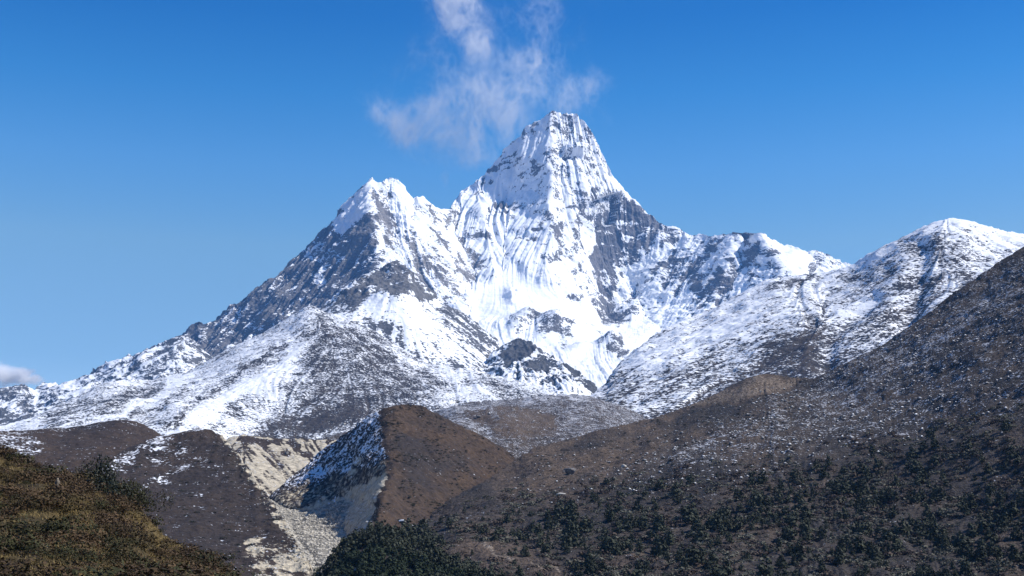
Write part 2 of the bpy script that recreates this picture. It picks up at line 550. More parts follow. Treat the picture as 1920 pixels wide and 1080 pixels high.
P_LINES = [
    # the arete that splits the left summit
    [(701, 338, 6440), (693, 353, 6370), (692, 375, 6280), (694, 407, 6150), (701, 420, 6100), (701, 453, 5980), (707, 480, 5880), (713, 491, 5840), (700, 530, 5700), (660, 570, 5600)],
    # rib under the second top
    [(740, 337, 6520), (752, 380, 6380), (775, 430, 6220), (800, 480, 6050), (830, 530, 5850), (862, 575, 5680)],
    [(790, 368, 6600), (812, 420, 6440), (842, 470, 6260), (868, 520, 6050), (886, 560, 5850)],
    [(722, 360, 6440), (728, 410, 6260), (740, 460, 6080), (765, 510, 5880)],
    # col wall
    [(838, 392, 6720), (848, 440, 6560), (868, 480, 6400), (892, 520, 6180)],
    [(900, 385, 6780), (905, 430, 6580), (915, 480, 6330), (925, 530, 6050)],
    # summit arete and the rib under it
    [(1036, 208, 6980), (1028, 232, 6930), (1030, 255, 6890), (1032, 272, 6860), (1034, 290, 6830), (1026, 310, 6790), (1037, 328, 6740), (1030, 380, 6580), (1037, 420, 6460), (1036, 463, 6320), (1022, 500, 6170)],
    [(1052, 214, 7010), (1050, 260, 6940), (1048, 300, 6880), (1047, 340, 6800), (1052, 380, 6700), (1058, 430, 6560), (1050, 480, 6400)],
    [(1090, 226, 7048), (1098, 270, 6980), (1090, 330, 6850), (1093, 380, 6740), (1083, 447, 6600), (1073, 480, 6500), (1088, 513, 6380), (1094, 545, 6280), (1080, 570, 6080)],
    # left facet, middle
    [(925, 320, 7030), (945, 350, 6940), (985, 348, 6900), (962, 400, 6730), (950, 440, 6560), (947, 470, 6420), (940, 535, 6060)],
    [(865, 385, 6860), (890, 372, 6900), (920, 380, 6880), (950, 375, 6900)],
    # bright rib in front of the right skyline
    [(1117, 337, 6930), (1140, 337, 6950), (1160, 352, 6950), (1185, 380, 6950), (1205, 400, 6955)],
    # cirque wall right of the central ribs
    [(1112, 440, 6830), (1118, 480, 6760), (1122, 520, 6640), (1126, 560, 6520), (1134, 600, 6340)],
    [(1150, 420, 6930), (1170, 470, 6860), (1185, 520, 6720), (1195, 560, 6560), (1210, 600, 6300)],
    [(1265, 430, 6880), (1245, 480, 6760), (1230, 530, 6560), (1225, 570, 6400)],
    [(1340, 446, 6660), (1310, 490, 6560), (1290, 540, 6400), (1285, 580, 6240)],
    [(1372, 442, 6540), (1368, 470, 6390), (1362, 500, 6270), (1345, 540, 6180), (1335, 570, 6120)],
    [(1398, 450, 6490), (1392, 500, 6340), (1375, 550, 6160)],
    [(1422, 438, 6330), (1440, 465, 6210), (1468, 500, 6060), (1490, 525, 5960)],
    # rim and middle of the snow bowl
    [(873, 540, 6020), (903, 540, 6020), (940, 536, 6060), (960, 492, 6260), (1013, 540, 6040), (1047, 550, 6020), (1077, 560, 6060), (1113, 595, 6000)],
    [(880, 590, 5650), (960, 600, 5520), (1050, 595, 5680), (1120, 610, 5850), (1180, 622, 5980), (1235, 620, 6080)],
    [(900, 640, 5200), (960, 640, 5220), (1010, 612, 5480), (1060, 630, 5380), (1130, 632, 5500), (1200, 636, 5500)],
    [(930, 690, 4750), (1000, 700, 4700), (1080, 690, 4800), (1150, 680, 4900), (1200, 665, 5050)],
]
P_PTS = [(500, 590, 6000), (560, 540, 6080), (600, 500, 6150), (640, 470, 6130), (660, 520, 5900), (590, 570, 5880), (450, 630, 6050), (390, 650, 6080),
         (1060, 250, 6975), (1075, 280, 6945), (1520, 505, 6500), (1560, 505, 6600)]

def peak_disp(L):
    P, px, py = L.P0, L.px, L.py
    bowl = polyf(px, py, [(880, 550), (950, 520), (965, 500), (1020, 545), (1110, 590), (1150, 615), (1010, 610), (960, 605), (890, 600)], 14)
    summit = polyf(px, py, [(1050, 215), (1085, 220), (1100, 280), (1050, 282)], 6)
    low = sstep(600, 640, py) * sstep(880, 920, px)
    left = sstep(720, 690, px)
    calm = np.clip(bowl * 0.93 + summit * 0.75, 0, 1)
    snow = polyf(px, py, [(850, 385), (960, 260), (1040, 205), (1110, 240), (1200, 390), (1110, 420), (1080, 570), (1000, 530), (940, 540), (860, 540), (840, 450)], 25)
    d = 20 * ridged(P / 430, 3, 3) + 17 * ridged(P / 150, 4, 4) * (1 - 0.6 * snow)
    L.l1 = lic(L, 1, 30, 2); L.l3 = lic(L, 2, 40, 5); L.l6 = lic(L, 3, 60, 12)
    fl = L.l3 * 5 + L.l6 * 8 + L.l1 * 2.6
    d = d + fl * (0.55 + 0.3 * snow + 0.15 * left) + (6.5 * ridged(P / np.array([48, 48, 80]), 3, 6) + 2.6 * ridged(P / 19, 2, 7)) * (1 - 0.45 * snow)
    d = d * (1 - calm) * (1 - 0.45 * low)
    d = d + summit * (L.l1 * 3.5 + L.l3 * 4)
    # ice cliff at the middle of the bowl, the shelf under the summit ice
    d = d + 34 * np.exp(-((px - 962) / 15) ** 2 - ((py - 557) / 17) ** 2) * (1 + 0.5 * fbm(P / 40, 3, 66)) + bowl * (3 * fbm(P / 60, 4, 67) + 0.5 * L.l1)
    d = d + 55 * polyf(px, py, [(1048, 278), (1100, 278), (1090, 296), (1050, 298)], 5)
    # rocky lumps of the glacier foot
    for x, y, rx, ry, a in ((985, 604, 26, 12, 60), (1035, 618, 28, 14, 70), (1080, 625, 30, 12, 45), (970, 622, 22, 9, 45), (1145, 655, 26, 10, 60), (1090, 660, 25, 8, 30)):
        d = d + a * np.exp(-((px - x) / rx) ** 2 - ((py - y) / ry) ** 2)
    return d

def peak_mask(L):
    P = L.P0
    wv = np.stack([L.px / 28, L.py / 28, L.px * 0], -1)
    px = L.px + 9 * fbm(wv, 3, 21); py = L.py + 9 * fbm(wv, 3, 31)
    nz = L.N[..., 2]
    s = np.full(px.shape, 0.70)
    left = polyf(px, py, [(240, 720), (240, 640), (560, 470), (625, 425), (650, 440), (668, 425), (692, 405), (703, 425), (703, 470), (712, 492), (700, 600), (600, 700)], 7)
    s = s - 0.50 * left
    s += 0.22 * stroke(px, py, [(1075, 215), (1100, 245), (1122, 285), (1140, 330), (1180, 368)], 9)
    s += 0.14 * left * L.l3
    for ln, w, a in (([(600, 470), (640, 440), (668, 400)], 14, .25), ([(585, 470), (610, 500), (600, 540)], 7, .2), ([(620, 505), (605, 530)], 5, .25),
                     ([(440, 600), (470, 575)], 8, .2), ([(500, 560), (515, 545)], 6, .25), ([(640, 480), (680, 500)], 9, .16), ([(480, 620), (520, 600)], 7, .25),
                     ([(460, 585), (430, 605), (410, 600)], 6, .2), ([(650, 395), (690, 350)], 12, .3), ([(690, 380), (660, 420)], 9, .25)):
        s += a * stroke(px, py, ln, w)
    # rock knobs on the left skyline
    for x, y in ((608, 432), (645, 395), (675, 358), (622, 418), (590, 452)):
        s -= 0.5 * stroke(px, py, [(x - 6, y + 5), (x + 5, y - 2)], 6)
    # lit flank of the left summit: rock with snow runnels
    fl = polyf(px, py, [(696, 360), (730, 350), (800, 400), (845, 400), (880, 450), (900, 520), (870, 590), (760, 520), (712, 490), (703, 430)], 8)
    s -= 0.16 * fl
    s += fl * (0.14 * L.l3 + 0.14 * L.l6)
    for ln, w, a in (([(735, 385), (760, 410), (785, 430)], 11, .55), ([(728, 340), (745, 360), (765, 385)], 9, .35), ([(705, 450), (730, 480), (750, 490)], 6, .4),
                     ([(780, 440), (820, 470), (850, 500)], 6, .35), ([(800, 520), (840, 560)], 7, .3), ([(850, 430), (850, 480)], 6, .25)):
        s += a * stroke(px, py, ln, w)
    for ln, w in (([(705, 380), (725, 440), (722, 470)], 6), ([(725, 390), (735, 430)], 7), ([(800, 395), (815, 420)], 8), ([(815, 450), (830, 470)], 7), ([(855, 500), (885, 525)], 7),
                  ([(860, 450), (900, 500)], 9), ([(795, 500), (820, 510), (835, 540)], 12), ([(770, 470), (790, 490)], 6), ([(840, 395), (865, 400)], 7)):
        s -= 0.30 * stroke(px, py, ln, w)
    # diagonal rock bands of the summit's left facet
    bx = (L.px * 0.80 + L.py * -0.6); by = (L.px * 0.6 + L.py * 0.8)
    bands = fbm(np.stack([bx / 42, by / 4.5, bx * 0], -1), 4, 8)
    ft = polyf(px, py, [(850, 385), (930, 300), (1000, 230), (1030, 230), (1033, 300), (1010, 350), (950, 380), (900, 390)], 8)
    s += 0.26 * ft
    s -= ft * 0.5 * np.clip(bands - 0.12, 0, 1) * 1.5
    brk = np.clip(0.85 + 1.3 * fbm(P / 60, 3, 61), 0.1, 1.5)
    for ln, w, a in (([(905, 345), (925, 322), (928, 312)], 4, .5), ([(862, 378), (900, 360), (925, 345)], 5, .35), ([(985, 335), (1010, 310), (1033, 288)], 6, .42),
                     ([(940, 312), (975, 280)], 4, .3), ([(965, 305), (1000, 285)], 4, .3), ([(985, 355), (1000, 342)], 4, .35), ([(1000, 236), (1005, 232)], 4, .4), ([(985, 252), (990, 246)], 5, .3),
                     ([(1055, 302), (1080, 304)], 4, .45), ([(1105, 255), (1125, 300), (1138, 320)], 6, .16), ([(1085, 235), (1105, 248)], 4, .16), ([(1105, 270), (1118, 283)], 4, .14),
                     ([(1040, 225), (1045, 232)], 4, .25), ([(1035, 250), (1045, 275)], 4, .18)):
        s -= a * stroke(px, py, ln, w) * brk
    # rock on the ribs of the middle face
    for ln, w, a in (([(915, 400), (975, 388)], 8, .42), ([(930, 392), (950, 398)], 7, .3), ([(1020, 395), (1040, 430), (1045, 450)], 8, .40), ([(1000, 432), (1025, 430)], 8, .4), ([(970, 455), (1000, 450)], 5, .45),
                     ([(1020, 482), (1055, 486)], 6, .45), ([(880, 440), (910, 450)], 9, .4), ([(905, 445), (925, 470)], 7, .35), ([(945, 470), (955, 485)], 5, .3), ([(1060, 392), (1090, 385)], 5, .35), ([(1105, 375), (1115, 360)], 5, .35),
                     ([(1080, 460), (1070, 490), (1085, 520)], 6, .25), ([(1085, 545), (1092, 560)], 6, .45), ([(915, 505), (920, 515)], 5, .3), ([(1075, 430), (1085, 455)], 5, .3)):
        s -= a * stroke(px, py, ln, w) * brk
    # cirque wall
    wall = polyf(px, py, [(1106, 430), (1132, 408), (1160, 388), (1185, 380), (1220, 400), (1290, 438), (1422, 440), (1490, 520), (1340, 590), (1240, 630), (1150, 610), (1112, 590), (1103, 520)], 8)
    s += wall * (-0.11 + 0.13 * L.l3 + 0.15 * L.l6)
    for ln, w, a in (([(1168, 392), (1145, 420), (1120, 435)], 13, .36), ([(1195, 395), (1180, 430), (1150, 460)], 18, .42), ([(1225, 415), (1215, 450), (1190, 480)], 16, .45),
                     ([(1150, 470), (1138, 500), (1124, 485)], 14, .42), ([(1255, 435), (1240, 465)], 10, .4), ([(1112, 505), (1120, 525), (1114, 560)], 6, .3), ([(1145, 530), (1150, 560)], 6, .5), ([(1125, 565), (1140, 600)], 13, .5),
                     ([(1240, 500), (1220, 530), (1205, 560)], 11, .40), ([(1270, 490), (1260, 540)], 14, .42), ([(1305, 500), (1300, 550)], 12, .38), ([(1350, 450), (1335, 480)], 9, .35), ([(1320, 500), (1310, 540)], 9, .35),
                     ([(1380, 480), (1385, 520)], 12, .5), ([(1400, 450), (1420, 475)], 11, .45), ([(1345, 515), (1370, 535)], 9, .4), ([(1320, 555), (1330, 580)], 10, .35), ([(1360, 550), (1350, 580)], 8, .35), ([(1290, 460), (1285, 470)], 5, .3),
                     ([(1430, 480), (1420, 510)], 5, .35), ([(1400, 510), (1410, 530)], 6, .4), ([(1160, 600), (1180, 590)], 8, .4), ([(1220, 592), (1230, 600)], 6, .25), ([(1370, 438), (1405, 437)], 4, .5)):
        s -= a * 0.92 * stroke(px, py, ln, w) * brk
    for ln, w, a in (([(1160, 560), (1200, 500), (1240, 470), (1290, 450)], 13, .45), ([(1220, 560), (1280, 565)], 15, .4), ([(1250, 590), (1300, 570)], 14, .35), ([(1340, 480), (1325, 510)], 6, .45), ([(1362, 475), (1364, 505)], 4, .6),
                     ([(1395, 540), (1375, 570)], 7, .4), ([(1115, 505), (1130, 540)], 8, .35), ([(1100, 430), (1096, 470), (1104, 520)], 8, .3), ([(1130, 420), (1150, 410)], 5, .3), ([(1165, 450), (1185, 452)], 5, .4), ([(1225, 420), (1200, 450)], 4, .4), ([(1200, 410), (1175, 430)], 4, .35),
                     ([(1180, 610), (1240, 610)], 12, .4), ([(1330, 450), (1310, 470)], 6, .25)):
        s += a * stroke(px, py, ln, w)
    # right arete, sunlit flank
    s += 0.3 * polyf(px, py, [(1424, 440), (1520, 475), (1500, 525), (1475, 510)], 5)
    s -= 0.30 * stroke(px, py, [(1535, 475), (1530, 500), (1515, 505)], 6)
    s += 0.20 * wall * np.clip(L.l1, -1.2, 1.5) * 0.5 + (wall + 0.5 * left) * 0.30 * fbm(P / np.array([95, 95, 16]), 3, 68)
    # bowl
    bowl = polyf(px, py, [(870, 545), (950, 525), (962, 495), (1020, 545), (1110, 590), (1150, 618), (1010, 605), (960, 600), (890, 598)], 12)
    s = s * (1 - bowl) + 0.95 * bowl
    # glacier foot
    low = sstep(598, 625, py) * sstep(880, 920, px) * sstep(1240, 1200, px)
    s += low * (0.05 + 0.10 * fbm(P / 90, 3, 9))
    for ln, w, a in (([(962, 605), (1000, 600)], 10, .42), ([(1005, 615), (1040, 630), (1055, 640)], 13, .42), ([(1040, 605), (1070, 620)], 9, .3), ([(1080, 618), (1130, 625)], 9, .25), ([(955, 620), (975, 618)], 6, .4),
                     ([(1125, 650), (1160, 655)], 7, .5), ([(1140, 668), (1175, 665)], 6, .6), ([(1060, 655), (1085, 660)], 6, .35)):
        s -= a * stroke(px, py, ln, w)
    s += (1 - bowl) * (0.36 * np.clip((nz - 0.5) * 1.6, -0.6, 0.8) + 0.22 * fbm(P / 40, 3, 62))
    warm = 0.25 + 0.7 * fl + 0.2 * fbm(P / 300, 3, 40)
    return s, warm, np.zeros_like(s)

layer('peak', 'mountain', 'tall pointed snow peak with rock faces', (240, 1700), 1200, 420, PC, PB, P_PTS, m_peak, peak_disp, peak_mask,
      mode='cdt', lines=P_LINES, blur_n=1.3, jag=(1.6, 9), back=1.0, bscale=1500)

# ------------------------------------------------------------------ low far ridge at the left
C = [(-420, 860, 5400), (-200, 770, 5500), (-60, 745, 5500), (0, 728, 5500), (20, 725, 5500), (40, 721, 5500), (52, 724, 5500), (63, 731, 5500), (83, 717, 5550), (113, 718, 5550), (143, 713, 5550), (173, 698, 5600), (203, 680, 5600), (227, 672, 5600),
     (260, 663, 5600), (297, 647, 5650), (320, 636, 5650), (343, 630, 5650), (358, 634, 5650), (372, 646, 5640), (390, 667, 5600), (420, 695, 5550)]
B = [(-420, 960, 4500), (0, 840, 4700), (200, 780, 4800), (420, 760, 5000)]
def far_disp(L):
    L.l3 = lic(L, 5, 24, 3)
    return 26 * ridged(L.P0 / 330, 4, 13) + 12 * ridged(L.P0 / 90, 3, 14) + 3 * L.l3
def far_mask(L):
    nz = L.N[..., 2]
    px = L.px + 8 * fbm(L.P0 / 90, 3, 3)
    s = 0.38 + 0.95 * (nz - 0.62) + 0.10 * L.l3
    s -= 0.25 * sstep(95, 40, px)  # snow thinned to bare rock, standing in for bluish shade at the left end
    s += 0.22 * stroke(px, L.py, [(60, 735), (72, 745), (66, 760)], 6) + 0.25 * stroke(px, L.py, [(10, 760), (30, 775)], 12)
    return s, 0.35 + 0 * s, 0 * s
layer('far', 'far_ridge', 'low rocky ridge streaked with snow at the left skyline', (-420, 420), 520, 90, C, B,
      [(150, 740, 5100), (300, 690, 5200), (60, 760, 5200), (0, 780, 5050), (350, 680, 5300)], m_far, far_disp, far_mask, jag=(2.5, 12), back=0.8, bscale=800)

# ------------------------------------------------------------------ rock spur in front of the peak's foot
C = [(590, 585, 4400), (603, 576, 4420), (627, 557, 4450), (650, 540, 4500), (673, 523, 4550), (690, 514, 4570), (707, 509, 4590), (720, 502, 4600), (732, 495, 4600), (743, 488, 4600), (757, 497, 4600), (773, 517, 4580), (800, 543, 4550), (827, 567, 4520),
     (863, 583, 4500), (890, 603, 4480), (913, 623, 4450), (932, 636, 4420), (960, 700, 4300), (1000, 780, 4150)]
B = [(590, 650, 4000), (700, 690, 3800), (800, 720, 3750), (930, 750, 3750), (1000, 800, 3750)]
def spur_disp(L):
    L.l3 = lic(L, 6, 24, 3); L.l6 = lic(L, 16, 30, 7)
    top = sstep(575, 545, L.py)
    return (30 * ridged(L.P0 / 210, 4, 15) + 12 * ridged(L.P0 / 60, 3, 17)) * (0.12 + 0.9 * top) + 0.8 * L.l3 * (0.3 + top) + L.l6 * 0.8 + 2.0 * fbm(L.P0 / 22, 3, 18)
def spur_mask(L):
    px = L.px + 8 * fbm(L.P0 / 70, 3, 3); py = L.py + 8 * fbm(L.P0 / 70, 3, 7)
    s = 0.62 - 0.12 * sstep(600, 680, py) + 0 * px
    rock = polyf(px, py, [(660, 535), (705, 505), (743, 485), (770, 510), (815, 558), (790, 562), (745, 552), (700, 552), (665, 580), (650, 560)], 7)
    s -= rock * (0.42 + 0.45 * fbm(L.P0 / np.array([60, 60, 30]), 4, 19))
    s -= 0.22 * polyf(px, py, [(600, 580), (650, 540), (665, 565), (650, 585)], 6)
    s -= 0.28 * stroke(px, py, [(827, 567), (863, 583), (890, 603), (913, 623), (932, 636)], 5)
    s -= 0.30 * stroke(px, py, [(690, 605), (720, 610), (735, 612)], 7)
    s -= 0.18 * stroke(px, py, [(840, 590), (880, 620), (910, 645)], 14)
    s += 0.08 * L.l3 + 0.06 * L.l6 + 0.2 * (1 - rock) * stroke(px, py, [(720, 560), (780, 600), (830, 640)], 30)
    return s, 0.35 + 0.4 * rock, 0 * s
layer('spur', 'snowy_spur', 'snow-covered spur with a dark rock crest below the left summit', (590, 1000), 330, 150, C, B,
      [(665, 575, 4250), (700, 555, 4330), (743, 545, 4350), (760, 580, 4220), (800, 620, 4080), (860, 640, 4150), (720, 620, 4050), (900, 680, 4050), (640, 590, 4150)], m_far, spur_disp, spur_mask, jag=(1.5, 8), back=0.9, bscale=700)

# ------------------------------------------------------------------ dark outcrop in front of the glacier
C = [(880, 700, 4050), (905, 690, 4080), (920, 672, 4120), (930, 660, 4130), (943, 650, 4150), (957, 641, 4160), (970, 633, 4170), (987, 637, 4170), (1000, 646, 4160), (1013, 657, 4150), (1033, 667, 4140), (1050, 677, 4110), (1067, 688, 4080), (1082, 697, 4050), (1097, 708, 4020), (1113, 728, 3980), (1150, 770, 3900)]
B = [(880, 760, 3700), (1000, 790, 3600), (1150, 810, 3600)]
def crop_disp(L):
    L.l3 = lic(L, 7, 20, 4)
    return 26 * ridged(L.P0 / 170, 4, 19) + 9 * ridged(L.P0 / 45, 3, 20) + 3 * L.l3
def crop_mask(L):
    px = L.px + 6 * fbm(L.P0 / 50, 3, 3); py = L.py + 6 * fbm(L.P0 / 50, 3, 7)
    s = 0.62 + 0 * px
    s -= 0.55 * polyf(px, py, [(945, 668), (965, 640), (1000, 650), (1010, 662), (985, 680), (950, 692)], 5)
    s -= 0.40 * polyf(px, py, [(985, 690), (1030, 668), (1040, 690), (1010, 712), (985, 705)], 6)
    s -= 0.35 * stroke(px, py, [(1060, 690), (1090, 715), (1110, 735)], 8)
    s -= 0.35 * stroke(px, py, [(1020, 725), (1045, 715)], 6)
    s += 0.5 * (L.N[..., 2] - 0.75) + 0.06 * L.l3
    return s, 0.25 + 0 * s, 0 * s
layer('crop', 'rocky_outcrop', 'dark rock outcrop streaked with snow in front of the glacier', (880, 1150), 230, 110, C, B,
      [(950, 690, 3950), (1000, 690, 3960), (985, 665, 4080), (1050, 720, 3850), (930, 710, 3900), (1080, 730, 3830)], m_far, crop_disp, crop_mask, jag=(1.2, 7), back=0.9, bscale=500)

# ------------------------------------------------------------------ big snow-dusted hill, left
C = [(-420, 850, 2300), (-150, 825, 2350), (0, 799, 2450), (30, 791, 2480), (57, 784, 2500), (75, 776, 2550), (120, 755, 2680), (150, 739, 2780), (180, 721, 2880), (230, 712, 2980), (283, 712, 3080), (350, 697, 3180), (380, 683, 3220), (400, 671, 3250), (433, 651, 3300), (470, 634, 3340),
     (500, 620, 3370), (553, 589, 3400), (568, 578, 3400), (583, 572, 3400), (607, 583, 3390), (643, 594, 3370), (667, 604, 3350), (690, 615, 3330), (713, 628, 3310), (747, 648, 3280), (773, 667, 3250), (800, 680, 3220), (847, 689, 3170), (897, 697, 3110), (947, 708, 3050), (997, 720, 2990), (1030, 731, 2940), (1050, 741, 2900), (1150, 790, 2750)]
B = [(-420, 930, 1750), (0, 890, 1850), (150, 880, 1850), (300, 870, 2000), (480, 860, 2150), (620, 870, 2200), (735, 860, 2200), (840, 810, 2350), (950, 800, 2450), (1050, 800, 2450), (1150, 830, 2400)]
def mid_disp(L):
    L.l3 = lic(L, 8, 30, 3); L.l6 = lic(L, 9, 44, 8); L.l1 = lic(L, 10, 20, 1)
    return 5 * ridged(L.P0 / 170, 3, 23) + 3 * fbm(L.P0 / 60, 3, 24) + 0.6 * L.l3 + 0.5 * L.l6 + 0.3 * L.l1 + 1.6 * fbm(L.P0 / 18, 3, 29)
def mid_mask(L):
    q = np.stack([L.px / 60, L.py / 60, L.px * 0], -1)
    px = L.px + 16 * fbm(q, 4, 3); py = L.py + 16 * fbm(q, 4, 7)
    s = 0.72 + 0 * px
    dark = polyf(px, py, [(600, 590), (660, 605), (760, 660), (800, 690), (860, 760), (740, 780), (600, 830), (440, 830), (520, 780), (580, 690), (590, 640)], 22)
    s -= 0.36 * dark
    s -= 0.26 * polyf(px, py, [(860, 695), (950, 710), (1060, 745), (950, 748), (880, 735)], 14)
    s -= 0.34 * stroke(px, py, [(440, 690), (500, 660), (540, 645)], 7) + 0.30 * stroke(px, py, [(330, 790), (400, 740), (440, 700)], 9)
    s -= 0.36 * stroke(px, py, [(190, 760), (250, 735), (300, 720)], 14) + 0.28 * stroke(px, py, [(100, 790), (160, 770)], 16) + 0.25 * stroke(px, py, [(230, 795), (300, 750), (345, 735)], 6)
    s -= 0.30 * stroke(px, py, [(300, 800), (350, 770)], 7) + 0.25 * stroke(px, py, [(400, 790), (440, 770), (480, 760)], 12)
    s -= 0.22 * stroke(px, py, [(500, 820), (560, 800), (640, 790), (700, 770)], 24)
    s += 0.32 * stroke(px, py, [(200, 790), (270, 755), (330, 715)], 10) + 0.25 * stroke(px, py, [(330, 810), (450, 740), (560, 660)], 14) + 0.3 * stroke(px, py, [(0, 800), (70, 785)], 10)
    s += 0.34 * stroke(px, py, [(755, 675), (770, 705)], 8) + 0.2 * stroke(px, py, [(830, 750), (900, 735)], 16) + 0.18 * stroke(px, py, [(780, 690), (800, 740)], 12)
    s += 0.05 * L.l6 + 0.05 * L.l3 + 0.07 * L.l1 + 0.12 * fbm(L.P0 / 110, 4, 35)
    return s, 0.35 + 0.3 * dark + 0.2 * sstep(740, 800, py), 0 * s
layer('mid', 'snowy_hill', 'broad snow-dusted hill with dark scrub below the peak at the left', (-420, 1150), 860, 240, C, B,
      [(480, 720, 2750), (400, 760, 2500), (330, 770, 2350), (300, 740, 2700), (560, 680, 2950), (560, 760, 2600), (640, 700, 2850), (640, 780, 2500), (720, 720, 2800), (800, 750, 2650), (850, 740, 2750),
       (200, 760, 2500), (120, 800, 2250), (900, 740, 2750), (430, 690, 3000), (480, 810, 2380)], m_hill, mid_disp, mid_mask, jag=(0.8, 9), back=0.7, bscale=600)

# ------------------------------------------------------------------ big snow-dusted hill, right
C = [(1020, 830, 2150), (1060, 790, 2300), (1100, 748, 2480), (1120, 731, 2560), (1137, 717, 2620), (1153, 689, 2720), (1177, 667, 2800), (1207, 643, 2880), (1233, 624, 2940), (1287, 597, 3020), (1340, 577, 3080), (1373, 557, 3120), (1413, 538, 3160), (1440, 523, 3180), (1487, 517, 3180),
     (1527, 512, 3160), (1567, 506, 3130), (1600, 498, 3090), (1620, 484, 3060), (1647, 467, 3030), (1660, 460, 3020), (1690, 446, 3000), (1707, 437, 2990), (1730, 424, 2980), (1747, 418, 2970), (1777, 410, 2960), (1795, 410, 2960), (1813, 413, 2960), (1847, 423, 2980), (1880, 433, 3000), (1920, 439, 3030), (1990, 450, 3080), (2150, 480, 3150), (2420, 560, 3150)]
B = [(1020, 850, 1850), (1100, 840, 1800), (1250, 810, 1800), (1400, 770, 1850), (1530, 760, 1700), (1650, 730, 1750), (1800, 640, 1950), (1920, 580, 2100), (2100, 560, 2300), (2420, 600, 2500)]
def rhill_disp(L):
    px, py = L.px, L.py
    L.l3 = lic(L, 11, 30, 3); L.l6 = lic(L, 12, 44, 8); L.l1 = lic(L, 13, 20, 1)
    d = 6 * ridged(L.P0 / 180, 3, 25) + 4 * fbm(L.P0 / 60, 3, 26) + 0.9 * L.l3 + 2.0 * L.l6 + 1.6 * fbm(L.P0 / np.array([26, 26, 9]), 3, 28)
    d -= 8 * stroke(px, py, [(1545, 695), (1560, 640), (1600, 600), (1640, 560)], 13)
    d += 4 * stroke(px, py, [(1515, 690), (1510, 650), (1540, 610)], 11)
    d -= 18 * stroke(px, py, [(1700, 600), (1720, 540), (1730, 470)], 22)
    return d
def rhill_mask(L):
    q = np.stack([L.px / 55, L.py / 55, L.px * 0], -1)
    px = L.px + 15 * fbm(q, 4, 33); py = L.py + 15 * fbm(q, 4, 37)
    s = 0.67 + 0 * px
    low = polyf(px, py, [(1000, 860), (1100, 745), (1180, 730), (1300, 690), (1440, 640), (1530, 630), (1560, 700), (1560, 900), (1000, 900)], 30)
    s -= 0.26 * low
    s -= 0.24 * stroke(px, py, [(1500, 690), (1560, 640), (1640, 600), (1700, 560)], 34)
    s -= 0.22 * stroke(px, py, [(1440, 660), (1500, 640), (1530, 590)], 22)
    s -= 0.30 * stroke(px, py, [(1700, 455), (1760, 460), (1800, 500), (1820, 520)], 18) + 0.22 * stroke(px, py, [(1700, 520), (1760, 550), (1700, 600)], 30)
    s -= 0.28 * stroke(px, py, [(1450, 545), (1500, 535), (1530, 525)], 10) + 0.16 * stroke(px, py, [(1600, 520), (1650, 500)], 20)
    s -= 0.20 * stroke(px, py, [(1140, 715), (1160, 690)], 8)
    s += 0.22 * stroke(px, py, [(1200, 680), (1330, 620), (1420, 590)], 18) + 0.22 * stroke(px, py, [(1780, 420), (1900, 450)], 18) + 0.2 * stroke(px, py, [(1620, 500), (1700, 450), (1760, 420)], 12)
    s += 0.2 * stroke(px, py, [(1230, 770), (1340, 700), (1420, 650)], 7) + 0.15 * stroke(px, py, [(1150, 790), (1280, 700)], 6)
    s += 0.06 * L.l6 + 0.06 * L.l3 + 0.05 * L.l1 + 0.12 * fbm(L.P0 / 110, 4, 36)
    warm = 0.3 + 0.35 * stroke(px, py, [(1500, 690), (1530, 600)], 14) + 0.3 * stroke(px, py, [(1700, 570), (1780, 540)], 20) + 0.2 * low
    return s, warm, 0 * s
layer('rhill', 'snowy_hill', 'rounded snow-dusted hill with dark scrub bands on the right skyline', (1020, 2420), 760, 240, C, B,
      [(1200, 740, 2300), (1300, 700, 2350), (1400, 650, 2450), (1500, 600, 2550), (1450, 700, 2150), (1350, 740, 2100), (1550, 560, 2800), (1650, 560, 2550), (1750, 500, 2620), (1850, 480, 2750), (1600, 640, 2250), (1700, 620, 2250), (1540, 680, 2150)], m_right, rhill_disp, rhill_mask, jag=(0.8, 8), back=0.6, bscale=700)

